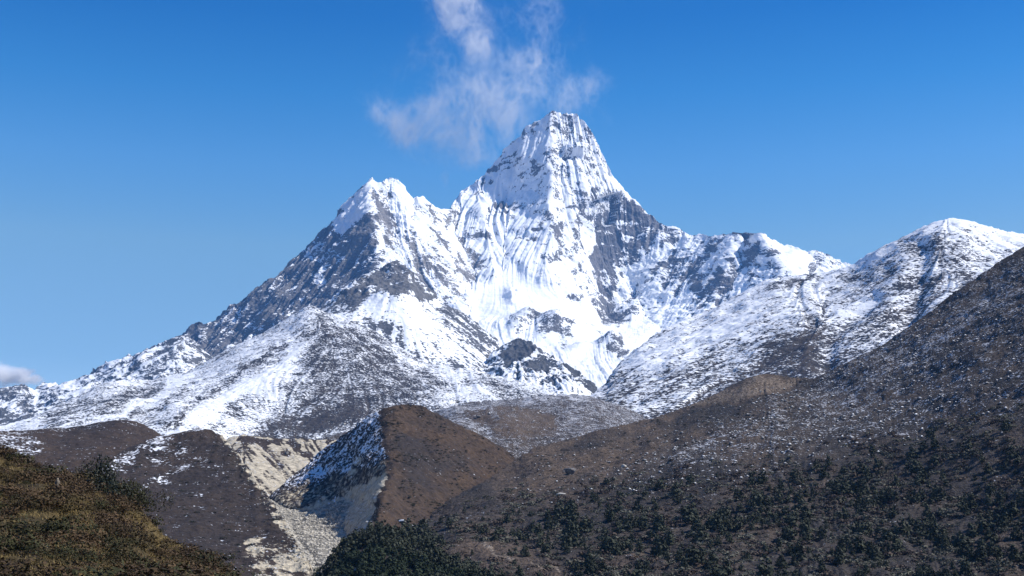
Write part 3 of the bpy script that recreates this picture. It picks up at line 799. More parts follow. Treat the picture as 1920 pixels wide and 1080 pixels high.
# ------------------------------------------------------------------ heath shelf behind the moraine
C = [(560, 830, 1700), (613, 819, 1700), (640, 812, 1700), (700, 800, 1720), (760, 790, 1750), (840, 764, 1800), (880, 754, 1830), (915, 751, 1850), (947, 749, 1880), (997, 743, 1920), (1047, 740, 1950), (1075, 739, 1970), (1103, 742, 1980), (1160, 760, 1980), (1260, 800, 1950)]
B = [(560, 900, 1200), (700, 880, 1180), (850, 870, 1050), (950, 900, 1020), (1040, 880, 1050), (1160, 860, 1150), (1260, 850, 1200)]
def shelf_disp(L):
    L.l3 = lic(L, 18, 20, 3)
    return 5 * fbm(L.P0 / 70, 4, 41) + 1.6 * fbm(L.P0 / 14, 3, 42) + 9 * np.exp(-((L.px - 950) / 70) ** 2 - ((L.py - 785) / 14) ** 2)
def shelf_mask(L):
    q = np.stack([L.px / 30, L.py / 30, L.px * 0], -1)
    px = L.px + 8 * fbm(q, 4, 3); py = L.py + 8 * fbm(q, 4, 7)
    s = 0.40 + 0 * px
    brown = polyf(px, py, [(868, 768), (905, 775), (930, 766), (990, 768), (1040, 785), (1045, 812), (990, 830), (950, 815), (900, 800)], 8)
    s -= 0.30 * brown
    s -= 0.16 * sstep(800, 850, py)
    s += 0.32 * stroke(px, py, [(895, 768), (915, 778), (930, 788)], 5) + 0.35 * stroke(px, py, [(985, 748), (1050, 746), (1100, 746)], 6) + 0.18 * stroke(px, py, [(840, 770), (930, 755)], 6) + 0.2 * stroke(px, py, [(875, 790), (890, 800)], 4)
    s += 0.03 * L.l3
    return s, 0.45 + 0.6 * brown, 0.1 * (1 - brown)
layer('shelf', 'heath_terrain', 'shelf of brown heath and snow-dusted rubble below the snow hills', (560, 1260), 400, 130, C, B,
      [(950, 790, 1450), (900, 800, 1350), (1000, 800, 1450), (850, 800, 1300), (1040, 810, 1380), (960, 840, 1150), (880, 835, 1120)], m_slope, shelf_disp, shelf_mask, jag=(0.6, 9), back=0.3, bscale=400)

# ------------------------------------------------------------------ brown knoll at the far left
C = [(-420, 840, 760), (-150, 815, 850), (0, 808, 900), (50, 807, 920), (90, 803, 930), (117, 803, 940), (160, 797, 950), (190, 791, 955), (213, 788, 960), (237, 787, 960), (253, 790, 960), (277, 800, 955), (300, 814, 950), (340, 840, 940), (420, 890, 920)]
B = [(-420, 960, 560), (0, 920, 680), (200, 900, 740), (420, 920, 780)]
def knoll_disp(L):
    return 2.2 * fbm(L.P0 / 45, 4, 51) + 0.8 * fbm(L.P0 / 9, 3, 52)
def knoll_mask(L):
    px = L.px + 14 * fbm(L.P0 / 12, 4, 3); py = L.py + 8 * fbm(L.P0 / 12, 4, 7)
    s = 0.0 + 0.42 * polyf(px, py, [(-400, 860), (0, 805), (60, 812), (80, 840), (40, 862), (0, 870)], 18) + 0.18 * stroke(px, py, [(90, 805), (170, 798)], 5)
    return s, 0.45 + 0.3 * fbm(L.P0 / 60, 3, 9), 0 * s
layer('knoll', 'brown_hill', 'rounded brown heath hill at the left edge below the snow slopes', (-420, 420), 420, 90, C, B, [(150, 840, 850), (60, 850, 820), (250, 830, 880)], m_brown, knoll_disp, knoll_mask, back=0.5, bscale=300)

# ------------------------------------------------------------------ pale eroded bank across the ravine
C = [(380, 850, 1120), (433, 819, 1130), (457, 815, 1135), (477, 818, 1140), (500, 820, 1145), (533, 823, 1150), (567, 823, 1155), (600, 825, 1160), (627, 824, 1165), (680, 840, 1160), (740, 870, 1140)]
B = [(380, 960, 960), (505, 945, 985), (560, 960, 990), (640, 960, 1000), (740, 960, 1010)]
def bank_disp(L):
    L.l3 = lic(L, 21, 20, 3); L.l6 = lic(L, 22, 30, 7)
    return 0.15 * L.l3 + 0.25 * L.l6 + 0.6 * ridged(L.P0 / 22, 4, 61)
def bank_mask(L):
    px = L.px + 6 * fbm(L.P0 / 9, 4, 3); py = L.py + 6 * fbm(L.P0 / 9, 4, 7)
    b = 0.85 + 0 * px
    b -= 1.0 * stroke(px, py, [(450, 822), (475, 828), (500, 830), (520, 828)], 6)
    b -= 1.1 * stroke(px, py, [(545, 826), (565, 845), (578, 856)], 6)
    b -= 0.8 * stroke(px, py, [(590, 826), (625, 826)], 3)
    b -= 0.7 * stroke(px, py, [(505, 862), (510, 868)], 4) + 0.9 * stroke(px, py, [(534, 850), (540, 852)], 5) + 0.5 * stroke(px, py, [(440, 850), (460, 880), (480, 905)], 7)
    b += 0.20 * L.l3 + 0.25 * fbm(L.P0 / 25, 4, 62) - 0.10
    return 0 * b + 0.08, 0.2 + 0 * b, b
layer('bank', 'eroded_bank', 'pale sandy eroded bank across the ravine', (380, 740), 260, 110, C, B, [(500, 880, 1060), (560, 880, 1075), (450, 870, 1060), (505, 925, 1005)], m_brown, bank_disp, bank_mask, jag=(1.5, 9), back=0.4, bscale=200)

# ------------------------------------------------------------------ dark brown hill with the sandy edge
C = [(60, 960, 640), (120, 915, 670), (190, 873, 710), (233, 843, 760), (283, 823, 790), (300, 817, 800), (333, 812, 810), (360, 805, 815), (373, 802, 815), (393, 805, 810), (417, 817, 795), (437, 839, 770), (450, 856, 755), (463, 873, 735), (483, 903, 700), (497, 922, 675), (510, 940, 655), (533, 976, 610), (550, 1009, 570), (565, 1033, 545), (580, 1054, 525), (588, 1080, 505), (600, 1130, 470)]
B = [(60, 1080, 420), (200, 1100, 420), (350, 1140, 420), (480, 1160, 420), (600, 1180, 430)]
def bhill_disp(L):
    L.l3 = lic(L, 23, 22, 3)
    edge = sstep(50, 15, seg_dist(L.px, L.py, [(450, 856), (483, 903), (510, 940), (550, 1009), (590, 1080)])) + polyf(L.px, L.py, [(460, 1010), (540, 1000), (590, 1090), (470, 1090)], 12)
    return 1.6 * fbm(L.P0 / 40, 4, 71) + 0.6 * fbm(L.P0 / 7, 3, 72) + np.clip(edge, 0, 1) * (1.3 * fbm(L.P0 / 12, 4, 73))
def bhill_mask(L):
    px = L.px + 12 * fbm(L.P0 / 10, 4, 3); py = L.py + 12 * fbm(L.P0 / 10, 4, 7)
    s = 0.0 + 0 * px
    s += 0.42 * polyf(px, py, [(185, 880), (240, 842), (300, 818), (330, 815), (300, 840), (260, 850), (220, 880)], 8)
    s += 0.26 * stroke(px, py, [(300, 835), (330, 850), (380, 865)], 12) + 0.28 * stroke(px, py, [(265, 915), (320, 885), (345, 870)], 8) + 0.22 * stroke(px, py, [(260, 880), (300, 860)], 8) + 0.2 * stroke(px, py, [(395, 885), (425, 890)], 8)
    s += 0.6 * stroke(px, py, [(363, 804), (380, 806)], 6) + 0.2 * stroke(px, py, [(300, 818), (350, 806)], 5)
    pb = 0.0 + 0 * px
    e1 = stroke(px, py, [(420, 820), (450, 850), (470, 880), (490, 910), (512, 942), (545, 1005), (580, 1060)], 11)
    pb += e1 * (0.62 + 0.5 * fbm(L.P0 / 14, 3, 93))
    pb += (0.66 + 0.7 * fbm(L.P0 / np.array([9, 9, 16]), 4, 94)) * polyf(px, py, [(455, 1020), (490, 1005), (540, 1020), (585, 1060), (592, 1100), (480, 1100)], 14)
    pb -= 0.8 * stroke(px, py, [(480, 1000), (520, 1000), (545, 1020)], 8) + 0.7 * stroke(px, py, [(500, 1040), (510, 1055)], 9) + 0.6 * stroke(px, py, [(470, 1050), (490, 1080)], 7)
    return s, 0.12 + 0.35 * sstep(840, 800, py) + 0.25 * fbm(L.P0 / 50, 3, 9), pb
layer('bhill', 'brown_hill', 'dark brown heath hill with a sandy eroded edge above the ravine', (60, 600), 480, 230, C, B,
      [(300, 900, 690), (380, 880, 720), (300, 980, 580), (400, 960, 620), (480, 1000, 580), (430, 1040, 530), (540, 1060, 520), (520, 1000, 580)], m_brown, bhill_disp, bhill_mask, jag=(0.8, 10), back=0.5, bscale=160)

# ------------------------------------------------------------------ moraine with the sharp edge
C = [(440, 985, 955), (475, 955, 958), (503, 932, 962), (547, 893, 982), (597, 853, 995), (647, 813, 985), (680, 789, 970), (700, 777, 960), (713, 770, 953), (722, 766, 950), (733, 762, 952), (750, 759, 955), (763, 758, 958), (780, 760, 960), (797, 763, 962), (820, 776, 965), (847, 790, 970), (880, 807, 975), (913, 823, 980), (947, 843, 980), (970, 865, 970), (1010, 900, 950)]
B = [(440, 1080, 900), (520, 1060, 880), (590, 1075, 820), (650, 1062, 682), (720, 1030, 630), (800, 1030, 660), (880, 1000, 740), (1010, 980, 780)]
ML = [[(722, 766, 950), (725, 803, 895), (727, 837, 850), (736, 867, 812), (735, 890, 782), (720, 917, 745), (710, 947, 708), (704, 980, 672), (690, 1010, 645)],
      [(510, 940, 935), (540, 953, 905), (580, 953, 895), (640, 935, 885), (680, 915, 850), (716, 895, 800)],
      [(530, 990, 935), (585, 992, 905), (622, 972, 880)],
      [(640, 1048, 705), (612, 1016, 765), (640, 975, 815), (665, 938, 862)],
      [(953, 853, 972), (910, 895, 885), (870, 925, 830), (820, 955, 775), (780, 980, 725)],
      [(800, 800, 930), (820, 850, 870), (840, 890, 840)]]
def mor_disp(L):
    px, py = L.px, L.py
    L.l3 = lic(L, 25, 24, 3); L.l1 = lic(L, 26, 18, 1)
    wob = 7 * fbm(np.stack([px / 18, py / 18, px * 0], -1), 3, 88)
    lf = sstep(6, -6, px + 5 + wob - np.interp(py, [766, 803, 837, 867, 890, 917, 947, 980, 1080], [722, 725, 727, 736, 735, 720, 710, 704, 690]))
    L.lf = lf
    d = 2.2 * fbm(L.P0 / 34, 4, 81) + 0.8 * fbm(L.P0 / 7, 3, 82)
    d = d + lf * (1.2 * ridged(L.P0 / 22, 3, 83) + 0.5 * L.l3) + (1 - lf) * 0.15 * L.l3
    scree = lf * sstep(925, 955, py)
    L.scree = scree
    return d * (1 - 0.7 * scree) + scree * 0.7 * fbm(L.P0 / 4.5, 2, 84)
def mor_mask(L):
    q = np.stack([L.px / 26, L.py / 26, L.px * 0], -1)
    px = L.px + 7 * fbm(q, 4, 3); py = L.py + 7 * fbm(q, 4, 7)
    lf = L.lf
    s = lf * (0.36 + 0.05 * L.l3) + (1 - lf) * (-0.22 + 0.04 * L.l1)
    cliff = polyf(px, py, [(500, 938), (560, 915), (620, 895), (680, 880), (738, 858), (745, 895), (715, 915), (640, 930), (580, 955), (530, 960)], 7)
    s -= 0.38 * cliff * lf
    s += lf * 0.25 * (stroke(px, py, [(540, 905), (600, 880), (655, 880)], 9) + stroke(px, py, [(690, 850), (735, 845)], 9)) + 0.22 * lf * stroke(px, py, [(700, 790), (720, 775)], 8)
    low = polyf(px, py, [(530, 960), (580, 950), (640, 930), (716, 897), (740, 890), (700, 1100), (450, 1120), (440, 990)], 5) * lf
    s = s * (1 - low) + low * 0.12
    s += (1 - lf) * 0.16 * stroke(px, py, [(790, 840), (830, 880)], 28) + (1 - lf) * 0.18 * stroke(px, py, [(850, 850), (900, 890)], 16)
    brown = (1 - lf) * (0.75 + 0.55 * fbm(L.P0 / 24, 4, 89) - 0.75 * stroke(px, py, [(790, 850), (830, 870)], 30) - 0.7 * stroke(px, py, [(770, 905), (800, 920)], 20) - 0.6 * stroke(px, py, [(750, 830), (790, 900)], 14)) + lf * 0.1
    pale = low * 0.72 + 0.33 * lf * (1 - low) * (1 - 0.35 * cliff) + 0.5 * lf * stroke(px, py, [(660, 880), (672, 865)], 6) + 0.25 * cliff * lf
    return s, brown, pale
layer('moraine', 'moraine_hill', 'sharp-edged moraine with a brown heath flank and a snowy shaded flank', (440, 1010), 480, 250, C, B, [], m_brown, mor_disp, mor_mask, mode='cdt', lines=ML, blur_n=2.5, jag=(2.0, 26), back=0.7, bscale=180)

# ------------------------------------------------------------------ scree floor of the ravine
C = [(480, 925, 950), (505, 936, 938), (540, 955, 905), (580, 957, 893), (640, 938, 880), (668, 938, 862), (700, 942, 870), (760, 960, 850)]
B = [(480, 1180, 430), (560, 1180, 430), (640, 1180, 430), (760, 1180, 440)]
def scree_disp(L):
    return 1.1 * fbm(L.P0 / 14, 4, 91) + 0.8 * np.maximum(0, fbm(L.P0 / 3.2, 3, 92)) - 1.6 * stroke(L.px, L.py, [(545, 985), (560, 1010), (585, 1040), (600, 1075)], 6)
def scree_mask(L):
    return 0.12 + 0 * L.px, 0.4 + 0 * L.px, 0.45 + 0.25 * fbm(L.P0 / 30, 3, 9)
layer('scree', 'scree_bed', 'pale stony scree bed on the ravine floor', (480, 760), 300, 200, C, B, [(540, 1000, 765), (600, 1000, 770), (640, 975, 800), (680, 985, 800), (590, 1075, 560), (640, 1060, 600), (700, 1040, 690), (540, 1080, 550)], m_scree, scree_disp, scree_mask, back=0.2, bscale=60)

# ------------------------------------------------------------------ long dark slope at the right
C = [(700, 1010, 660), (787, 983, 720), (813, 960, 750), (847, 933, 780), (880, 917, 805), (910, 900, 830), (947, 877, 860), (980, 854, 890), (1000, 841, 905), (1030, 832, 920), (1061, 825, 930), (1122, 807, 950), (1183, 793, 970), (1228, 783, 985), (1269, 769, 1000), (1300, 757, 1012), (1326, 746, 1020), (1347, 735, 1026), (1367, 725, 1030), (1390, 713, 1034), (1413, 704, 1036), (1436, 701, 1036),
     (1465, 704, 1030), (1490, 708, 1022), (1510, 709, 1015), (1527, 709, 1008), (1560, 693, 1005), (1600, 673, 1000), (1653, 647, 1000), (1707, 611, 1000), (1747, 581, 1000), (1787, 548, 1000), (1847, 511, 1000), (1880, 488, 1000), (1920, 463, 1000), (2050, 390, 1000), (2250, 290, 1000), (2480, 180, 1000)]
B = [(700, 1170, 400), (800, 1170, 400), (900, 1170, 400), (1100, 1180, 390), (1400, 1190, 370), (1700, 1200, 350), (1920, 1200, 330), (2200, 1200, 300), (2480, 1200, 270)]
def slope_disp(L):
    px, py = L.px, L.py
    L.l3 = lic(L, 27, 26, 3); L.l6 = lic(L, 28, 40, 8)
    d = 3.5 * fbm(L.P0 / 70, 3, 101) + 1.1 * fbm(L.P0 / 14, 3, 102) + 0.45 * fbm(L.P0 / 4, 2, 103) + 0.2 * L.l3 + 0.35 * L.l6
    # gullies beside the brown rib
    for ln, w, a in (([(1262, 795), (1255, 840), (1240, 880)], 13, 1.5), ([(1165, 830), (1150, 870), (1135, 910)], 12, 1.0), ([(1330, 770), (1420, 745), (1490, 722)], 11, 1.8)):
        d = d - a * stroke(px, py, ln, w)
    d = d + 1.2 * stroke(px, py, [(1200, 790), (1215, 840), (1200, 880)], 16)
    return d
def slope_mask(L):
    q = np.stack([L.px / 45, L.py / 45, L.px * 0], -1)
    px = L.px + 13 * fbm(q, 4, 3); py = L.py + 13 * fbm(q, 4, 7)
    band = sstep(720, 660, py - (1500 - px) * 0.0)       # more snow flecks high up
    upper = polyf(px, py, [(1250, 860), (1330, 790), (1430, 750), (1540, 700), (1700, 610), (1920, 465), (2480, 180), (2480, 640), (1920, 780), (1700, 820), (1500, 850), (1300, 890)], 35)
    s = -0.16 + 0.36 * upper + 0.03 * L.l3 + 0.04 * L.l6
    s += 0.12 * upper * polyf(px, py, [(1480, 740), (1620, 665), (1760, 570), (1920, 465), (2400, 220), (2400, 380), (1920, 580), (1700, 700), (1560, 770)], 30)
    s += 0.14 * stroke(px, py, [(1180, 920), (1260, 880), (1340, 830)], 16) + 0.12 * stroke(px, py, [(1050, 845), (1120, 825), (1165, 820)], 9)
    rib = polyf(px, py, [(985, 850), (1061, 822), (1183, 790), (1269, 766), (1340, 736), (1413, 702), (1470, 702), (1510, 712), (1440, 738), (1380, 757), (1300, 772), (1240, 790), (1120, 815), (1040, 835)], 6)
    s -= 0.35 * rib * sstep(1230, 1280, px) + 0.12 * rib
    br = 0.25 + 0.5 * fbm(np.stack([px / 130, py / 60, px * 0], -1), 3, 44) + 0.95 * rib + 0.55 * stroke(px, py, [(960, 900), (1080, 870), (1230, 830)], 34)
    br += 0.55 * stroke(px, py, [(1220, 800), (1215, 850), (1190, 880)], 22) + 0.5 * stroke(px, py, [(1140, 850), (1125, 900)], 9) + 0.35 * stroke(px, py, [(1060, 860), (1040, 900), (990, 920)], 22)
    br += 0.25 * stroke(px, py, [(1320, 830), (1400, 790)], 26) + 0.15 * stroke(px, py, [(1640, 830), (1780, 770)], 30) + 0.6 * stroke(px, py, [(880, 1020), (960, 1045), (1040, 1075)], 22)
    pale = 0.62 * stroke(px, py, [(905, 1022), (960, 1050)], 7) + 0.62 * stroke(px, py, [(1000, 1052), (1050, 1070)], 7) + 0.5 * rib * sstep(1230, 1300, px) + 0.45 * stroke(px, py, [(1048, 928), (1075, 908)], 4)
    pale += 0.3 * stroke(px, py, [(1050, 850), (1100, 833), (1150, 822)], 5)
    return s, br, pale
layer('slope', 'dark_hillside', 'long dark hillside of boulder-flecked heath filling the right of the valley', (700, 2480), 1000, 300, C, B,
      [(1920, 1080, 440), (1700, 1080, 450), (1400, 1080, 460), (1100, 1080, 475), (900, 1060, 490), (800, 1040, 520), (1700, 850, 680), (1400, 900, 660), (1200, 900, 720), (1040, 900, 760), (1000, 980, 620), (1900, 750, 690), (1900, 900, 570), (1500, 780, 860), (1200, 820, 890),
       (1360, 762, 940), (1440, 740, 950), (1260, 792, 925), (2200, 800, 520), (2200, 1000, 400)], m_slope, slope_disp, slope_mask, jag=(0.6, 9), back=0.5, bscale=250, gamma=1.0)

# ------------------------------------------------------------------ wooded hump at the bottom
C = [(540, 1150, 440), (580, 1100, 450), (600, 1078, 455), (640, 1036, 465), (660, 1018, 470), (690, 1000, 475), (720, 994, 478), (760, 1010, 475), (800, 1032, 470), (850, 1062, 462), (900, 1080, 455), (960, 1110, 448), (1050, 1160, 440)]
B = [(540, 1230, 330), (720, 1230, 330), (900, 1240, 330), (1050, 1240, 340)]
layer('hump', 'wooded_hump', 'small hump covered with dark conifers at the bottom centre', (540, 1050), 200, 90, C, B, [(720, 1080, 410), (640, 1100, 410), (820, 1100, 410)], m_slope,
      lambda L: 0.9 * fbm(L.P0 / 16, 4, 111), lambda L: (0.02 + 0 * L.px, 0.3 + 0.3 * fbm(L.P0 / 20, 3, 4), 0 * L.px), back=0.6, bscale=60)

# ------------------------------------------------------------------ near hillside at the left
C = [(-700, 690, 110), (-420, 745, 112), (-200, 795, 112), (-60, 828, 112), (0, 843, 112), (17, 852, 112), (50, 866, 112), (67, 874, 112), (100, 880, 113), (147, 890, 114), (167, 893, 114), (200, 905, 114), (217, 921, 113), (240, 936, 112), (260, 954, 111), (273, 968, 110), (300, 995, 108), (323, 1014, 106), (360, 1031, 104), (400, 1055, 102), (433, 1081, 100), (447, 1094, 99), (500, 1130, 95), (620, 1230, 85)]
B = [(-700, 1250, 22), (-200, 1300, 24), (0, 1320, 26), (200, 1320, 28), (447, 1340, 32), (620, 1350, 34)]
def fore_disp(L):
    px, py = L.px, L.py
    d = 0.9 * fbm(L.P0 / 8, 4, 121) + 0.16 * fbm(L.P0 / 2.2, 3, 122)
    d = d + 0.45 * stroke(px, py, [(120, 935), (145, 955), (165, 970)], 12) - 0.8 * stroke(px, py, [(0, 990), (60, 985), (120, 975)], 14)
    return d
def fore_mask(L):
    q = np.stack([L.px / 40, L.py / 24, L.px * 0], -1)
    px = L.px + 14 * fbm(q, 4, 3); py = L.py + 8 * fbm(q, 4, 7)
    gold = 0.30 + 0.5 * stroke(px, py, [(0, 990), (60, 985), (120, 975), (150, 985)], 13) + 0.6 * stroke(px, py, [(158, 970), (190, 985)], 10) + 0.4 * stroke(px, py, [(255, 1000), (300, 1010)], 10) + 0.35 * fbm(L.P0 / 5, 3, 5)
    gold += 0.35 * stroke(px, py, [(120, 935), (140, 900)], 14) + 0.3 * stroke(px, py, [(230, 960), (300, 1020), (360, 1060)], 12)
    pale = 0.6 * stroke(px, py, [(10, 1020), (60, 1035), (80, 1040)], 4) + 0.4 * stroke(px, py, [(185, 982), (200, 990)], 5)
    return 0 * px - 0.3, gold, pale
layer('fore', 'grassy_hillside', 'near hillside of golden grass and low brown shrubs at the bottom left', (-700, 620), 520, 260, C, B,
      [(0, 1080, 58), (200, 1080, 62), (400, 1080, 86), (0, 960, 84), (200, 980, 88), (-300, 1000, 60), (-300, 850, 90), (100, 1020, 70), (300, 1060, 80)], m_fore, fore_disp, fore_mask, jag=(1.5, 14), back=0.55, bscale=30, gamma=1.3)


# ------------------------------------------------------------------ the air between here and the peak
hm, hnt = newmat('mountain air')
hg = G(hnt)
ho = hg.n('OutputMaterial')
hv = hg.n('VolumePrincipled')
hv.inputs['Color'].default_value = (0.17, 0.46, 1.0, 1)
hv.inputs['Density'].default_value = HAZE
hv.inputs['Anisotropy'].default_value = 0.0
hnt.links.new(hv.outputs[0], ho.inputs['Volume'])
hb = bpy.data.meshes.new('haze')
X0, X1, Y0, Y1, Z0, Z1 = -5900, 5900, -1100, 8100, -160, 2560
hb.from_pydata([(x, y, z) for z in (Z0, Z1) for y in (Y0, Y1) for x in (X0, X1)], [],
               [(0, 2, 3, 1), (4, 5, 7, 6), (0, 1, 5, 4), (2, 6, 7, 3), (0, 4, 6, 2), (1, 3, 7, 5)])
hb.materials.append(hm)
hob = bpy.data.objects.new('haze', hb)
COL.objects.link(hob)
hob['kind'] = 'stuff'

# ------------------------------------------------------------------ plants and stones: materials
def leaf_mat(name, c1, c2, scale, rough=0.8):
    m, nt = newmat(name)
    g = G(nt)
    out = g.n('OutputMaterial'); bs = g.n('BsdfPrincipled'); geo = g.n('NewGeometry')
    n = g.noise(geo.outputs['Position'], scale, 3, 0.7)
    f = g.smooth(n, 0.32, 0.68)
    oi = g.n('ObjectInfo')
    f = g.math('ADD', g.math('MULTIPLY', f, 0.65), g.math('MULTIPLY', oi.outputs['Random'], 0.5), True)
    nt.links.new(g.mix(f, c1, c2), bs.inputs['Base Color'])
    bs.inputs['Roughness'].default_value = rough
    bs.inputs['Specular IOR Level'].default_value = 0.2
    nt.links.new(bs.outputs[0], out.inputs[0])
    return m

def rock_mat(name, c1, c2, scale, snow=0.0):
    m, nt = newmat(name)
    g = G(nt)
    out = g.n('OutputMaterial'); bs = g.n('BsdfPrincipled'); geo = g.n('NewGeometry')
    n = g.noise(geo.outputs['Position'], scale, 5, 0.65)
    col = g.mix(g.smooth(n, 0.3, 0.7), c1, c2)
    if snow:
        sx = g.n('SeparateXYZ'); nt.links.new(geo.outputs['Normal'], sx.inputs[0])
        col = g.mix(g.smooth(g.math('ADD', sx.outputs[2], g.math('SUBTRACT', n, 0.5)), 1 - snow, 1.1 - snow), col, SNOW)
    b = g.n('Bump'); b.inputs['Strength'].default_value = 0.7; b.inputs['Distance'].default_value = 0.3 / scale
    nt.links.new(n, b.inputs['Height']); nt.links.new(b.outputs[0], bs.inputs['Normal'])
    nt.links.new(col, bs.inputs['Base Color'])
    bs.inputs['Roughness'].default_value = 0.9
    bs.inputs['Specular IOR Level'].default_value = 0.2
    nt.links.new(bs.outputs[0], out.inputs[0])
    return m

m_con = leaf_mat('conifer green', (0.010, 0.018, 0.011), (0.030, 0.042, 0.021), 0.6)
m_jun = leaf_mat('juniper green', (0.013, 0.018, 0.012), (0.050, 0.056, 0.036), 0.35)
m_gsh = leaf_mat('grey green scrub', (0.026, 0.028, 0.022), (0.150, 0.145, 0.110), 0.16)
m_bsh = leaf_mat('bare brown scrub', (0.030, 0.023, 0.021), (0.105, 0.078, 0.062), 0.2)
m_hth = leaf_mat('rusty heath', (0.017, 0.011, 0.007), (0.110, 0.070, 0.036), 1.3)
m_oli = leaf_mat('olive heath', (0.015, 0.012, 0.006), (0.082, 0.060, 0.025), 1.3)
m_dgr = leaf_mat('dwarf juniper', (0.012, 0.013, 0.006), (0.050, 0.050, 0.020), 1.2)
m_rho = leaf_mat('glossy evergreen', (0.008, 0.011, 0.006), (0.034, 0.038, 0.020), 2.0, 0.5)
m_red = leaf_mat('red brown bush', (0.050, 0.020, 0.012), (0.120, 0.052, 0.030), 2.5)
m_gra = leaf_mat('golden grass', (0.08, 0.058, 0.024), (0.31, 0.225, 0.092), 0.6)
m_bark = leaf_mat('bark', (0.04, 0.03, 0.024), (0.09, 0.07, 0.055), 4.0)
m_rkd = rock_mat('dark boulder', (0.06, 0.055, 0.06), (0.20, 0.19, 0.18), 0.7)
m_rkp = rock_mat('pale boulder', (0.30, 0.28, 0.25), (0.52, 0.50, 0.47), 0.8)
m_rks = rock_mat('snow capped boulder', (0.08, 0.075, 0.08), (0.22, 0.21, 0.20), 0.8, 0.45)
m_rkf = rock_mat('lichened boulder', (0.05, 0.042, 0.032), (0.26, 0.22, 0.17), 3.0)
m_stone = rock_mat('scree stones', (0.26, 0.24, 0.21), (0.55, 0.52, 0.46), 0.6)
m_fleck = rock_mat('frosted stones', (0.07, 0.066, 0.066), (0.22, 0.21, 0.21), 0.5, 0.3)

# ------------------------------------------------------------------ plants and stones: shapes
def leaf_cloud(rg, n, lumps, size, flat=1.0, up=0.0):
    """n small leaf faces spread through the volume of a few overlapping lumps"""
    c = np.array([l[:3] for l in lumps], float); r = np.array([l[3:6] for l in lumps], float)
    wv = r.prod(1) ** (2 / 3); k = rg.choice(len(lumps), n, p=wv / wv.sum())
    d = rg.normal(size=(n, 3)); d /= np.linalg.norm(d, axis=1)[:, None]
    rad = rg.uniform(0.55, 1.03, n) ** 0.7
    p = c[k] + d * r[k] * rad[:, None]
    p[:, 2] = np.maximum(p[:, 2], 0.0)
    nrm = d * 0.9 + rg.normal(size=(n, 3)) * 0.34 + np.array([0, 0, 0.2])
    nrm /= np.linalg.norm(nrm, axis=1)[:, None]
    t = np.cross(nrm, rg.normal(size=(n, 3))); t /= np.linalg.norm(t, axis=1)[:, None] + 1e-9
    if up:
        t = t + np.array([0, 0, up]); t /= np.linalg.norm(t, axis=1)[:, None]
    b = np.cross(nrm, t)
    s = size * rg.uniform(0.6, 1.4, n)[:, None]
    v = np.stack([p - t * s * 0.6 - b * s * 0.45 * flat, p - t * s * 0.3 + b * s * 0.5 * flat, p + t * s, p + t * s * 0.2 - b * s * 0.6 * flat], 1)
    f = np.arange(n * 4).reshape(n, 4)
    return v.reshape(-1, 3), f

def trunk_verts(rg, h, r, limbs=4, sides=6):
    V, Fc = [], []
    def tube(a, b, r0, r1):
        a, b = np.array(a, float), np.array(b, float)
        d = b - a; d /= np.linalg.norm(d)
        u = np.cross(d, [0.3, 0.7, 0.2]); u /= np.linalg.norm(u); w = np.cross(d, u)
        o = len(V)
        for c, rr in ((a, r0), (b, r1)):
            for k in range(sides):
                an = 2 * math.pi * k / sides
                V.append(c + rr * (math.cos(an) * u + math.sin(an) * w))
        for k in range(sides):
            Fc.append((o + k, o + (k + 1) % sides, o + sides + (k + 1) % sides, o + sides + k))
    mid = np.array([rg.normal() * 0.04 * h, rg.normal() * 0.04 * h, h * 0.5])
    tube((0, 0, -0.15 * h), mid, r, r * 0.7)
    tube(mid, (mid[0] * 1.2, mid[1] * 1.2, h * 0.92), r * 0.7, r * 0.15)
    for k in range(limbs):
        an = rg.uniform(0, 6.28); z = h * rg.uniform(0.2, 0.6)
        q = mid * min(1, z / (h * .5)); q = np.array([q[0], q[1], z])
        tube(q, q + np.array([math.cos(an) * h * .28, math.sin(an) * h * .28, h * .14]), r * 0.4, r * 0.1)
    return np.array(V), np.array(Fc)

def raw_mesh(name, V, Fq, mat):
    me = bpy.data.meshes.new(name)
    Fq = np.asarray(Fq); k = Fq.shape[1]
    me.vertices.add(len(V)); me.vertices.foreach_set('co', np.asarray(V, np.float32).reshape(-1))
    me.loops.add(Fq.size); me.loops.foreach_set('vertex_index', Fq.reshape(-1).astype(np.int32))
    me.polygons.add(len(Fq)); me.polygons.foreach_set('loop_start', (np.arange(len(Fq)) * k).astype(np.int32))
    me.update(calc_edges=True)
    me.materials.append(mat)
    return me

def link(name, me, parent=None):
    o = bpy.data.objects.new(name, me)
    COL.objects.link(o)
    if parent:
        o.parent = parent
    return o

def tag(o, label, cat, group=None):
    o['label'] = label; o['category'] = cat
    if group:
        o['group'] = group
    return o

def merged(name, mat, parts, tfs):
    """many copies of plain shapes as one mesh: parts = [(V, F)...], tfs = [(index, pos, scale xyz, rot)...]"""
    VV, FF, o = [], [], 0
    for i, p, s, r in tfs:
        V, Fq = parts[i]
        c, sn = math.cos(r), math.sin(r)
        W = V * s
        W = np.stack([W[:, 0] * c - W[:, 1] * sn, W[:, 0] * sn + W[:, 1] * c, W[:, 2]], 1) + p
        VV.append(W); FF.append(Fq + o); o += len(V)
    return link(name, raw_mesh(name, np.concatenate(VV), np.concatenate(FF), mat))

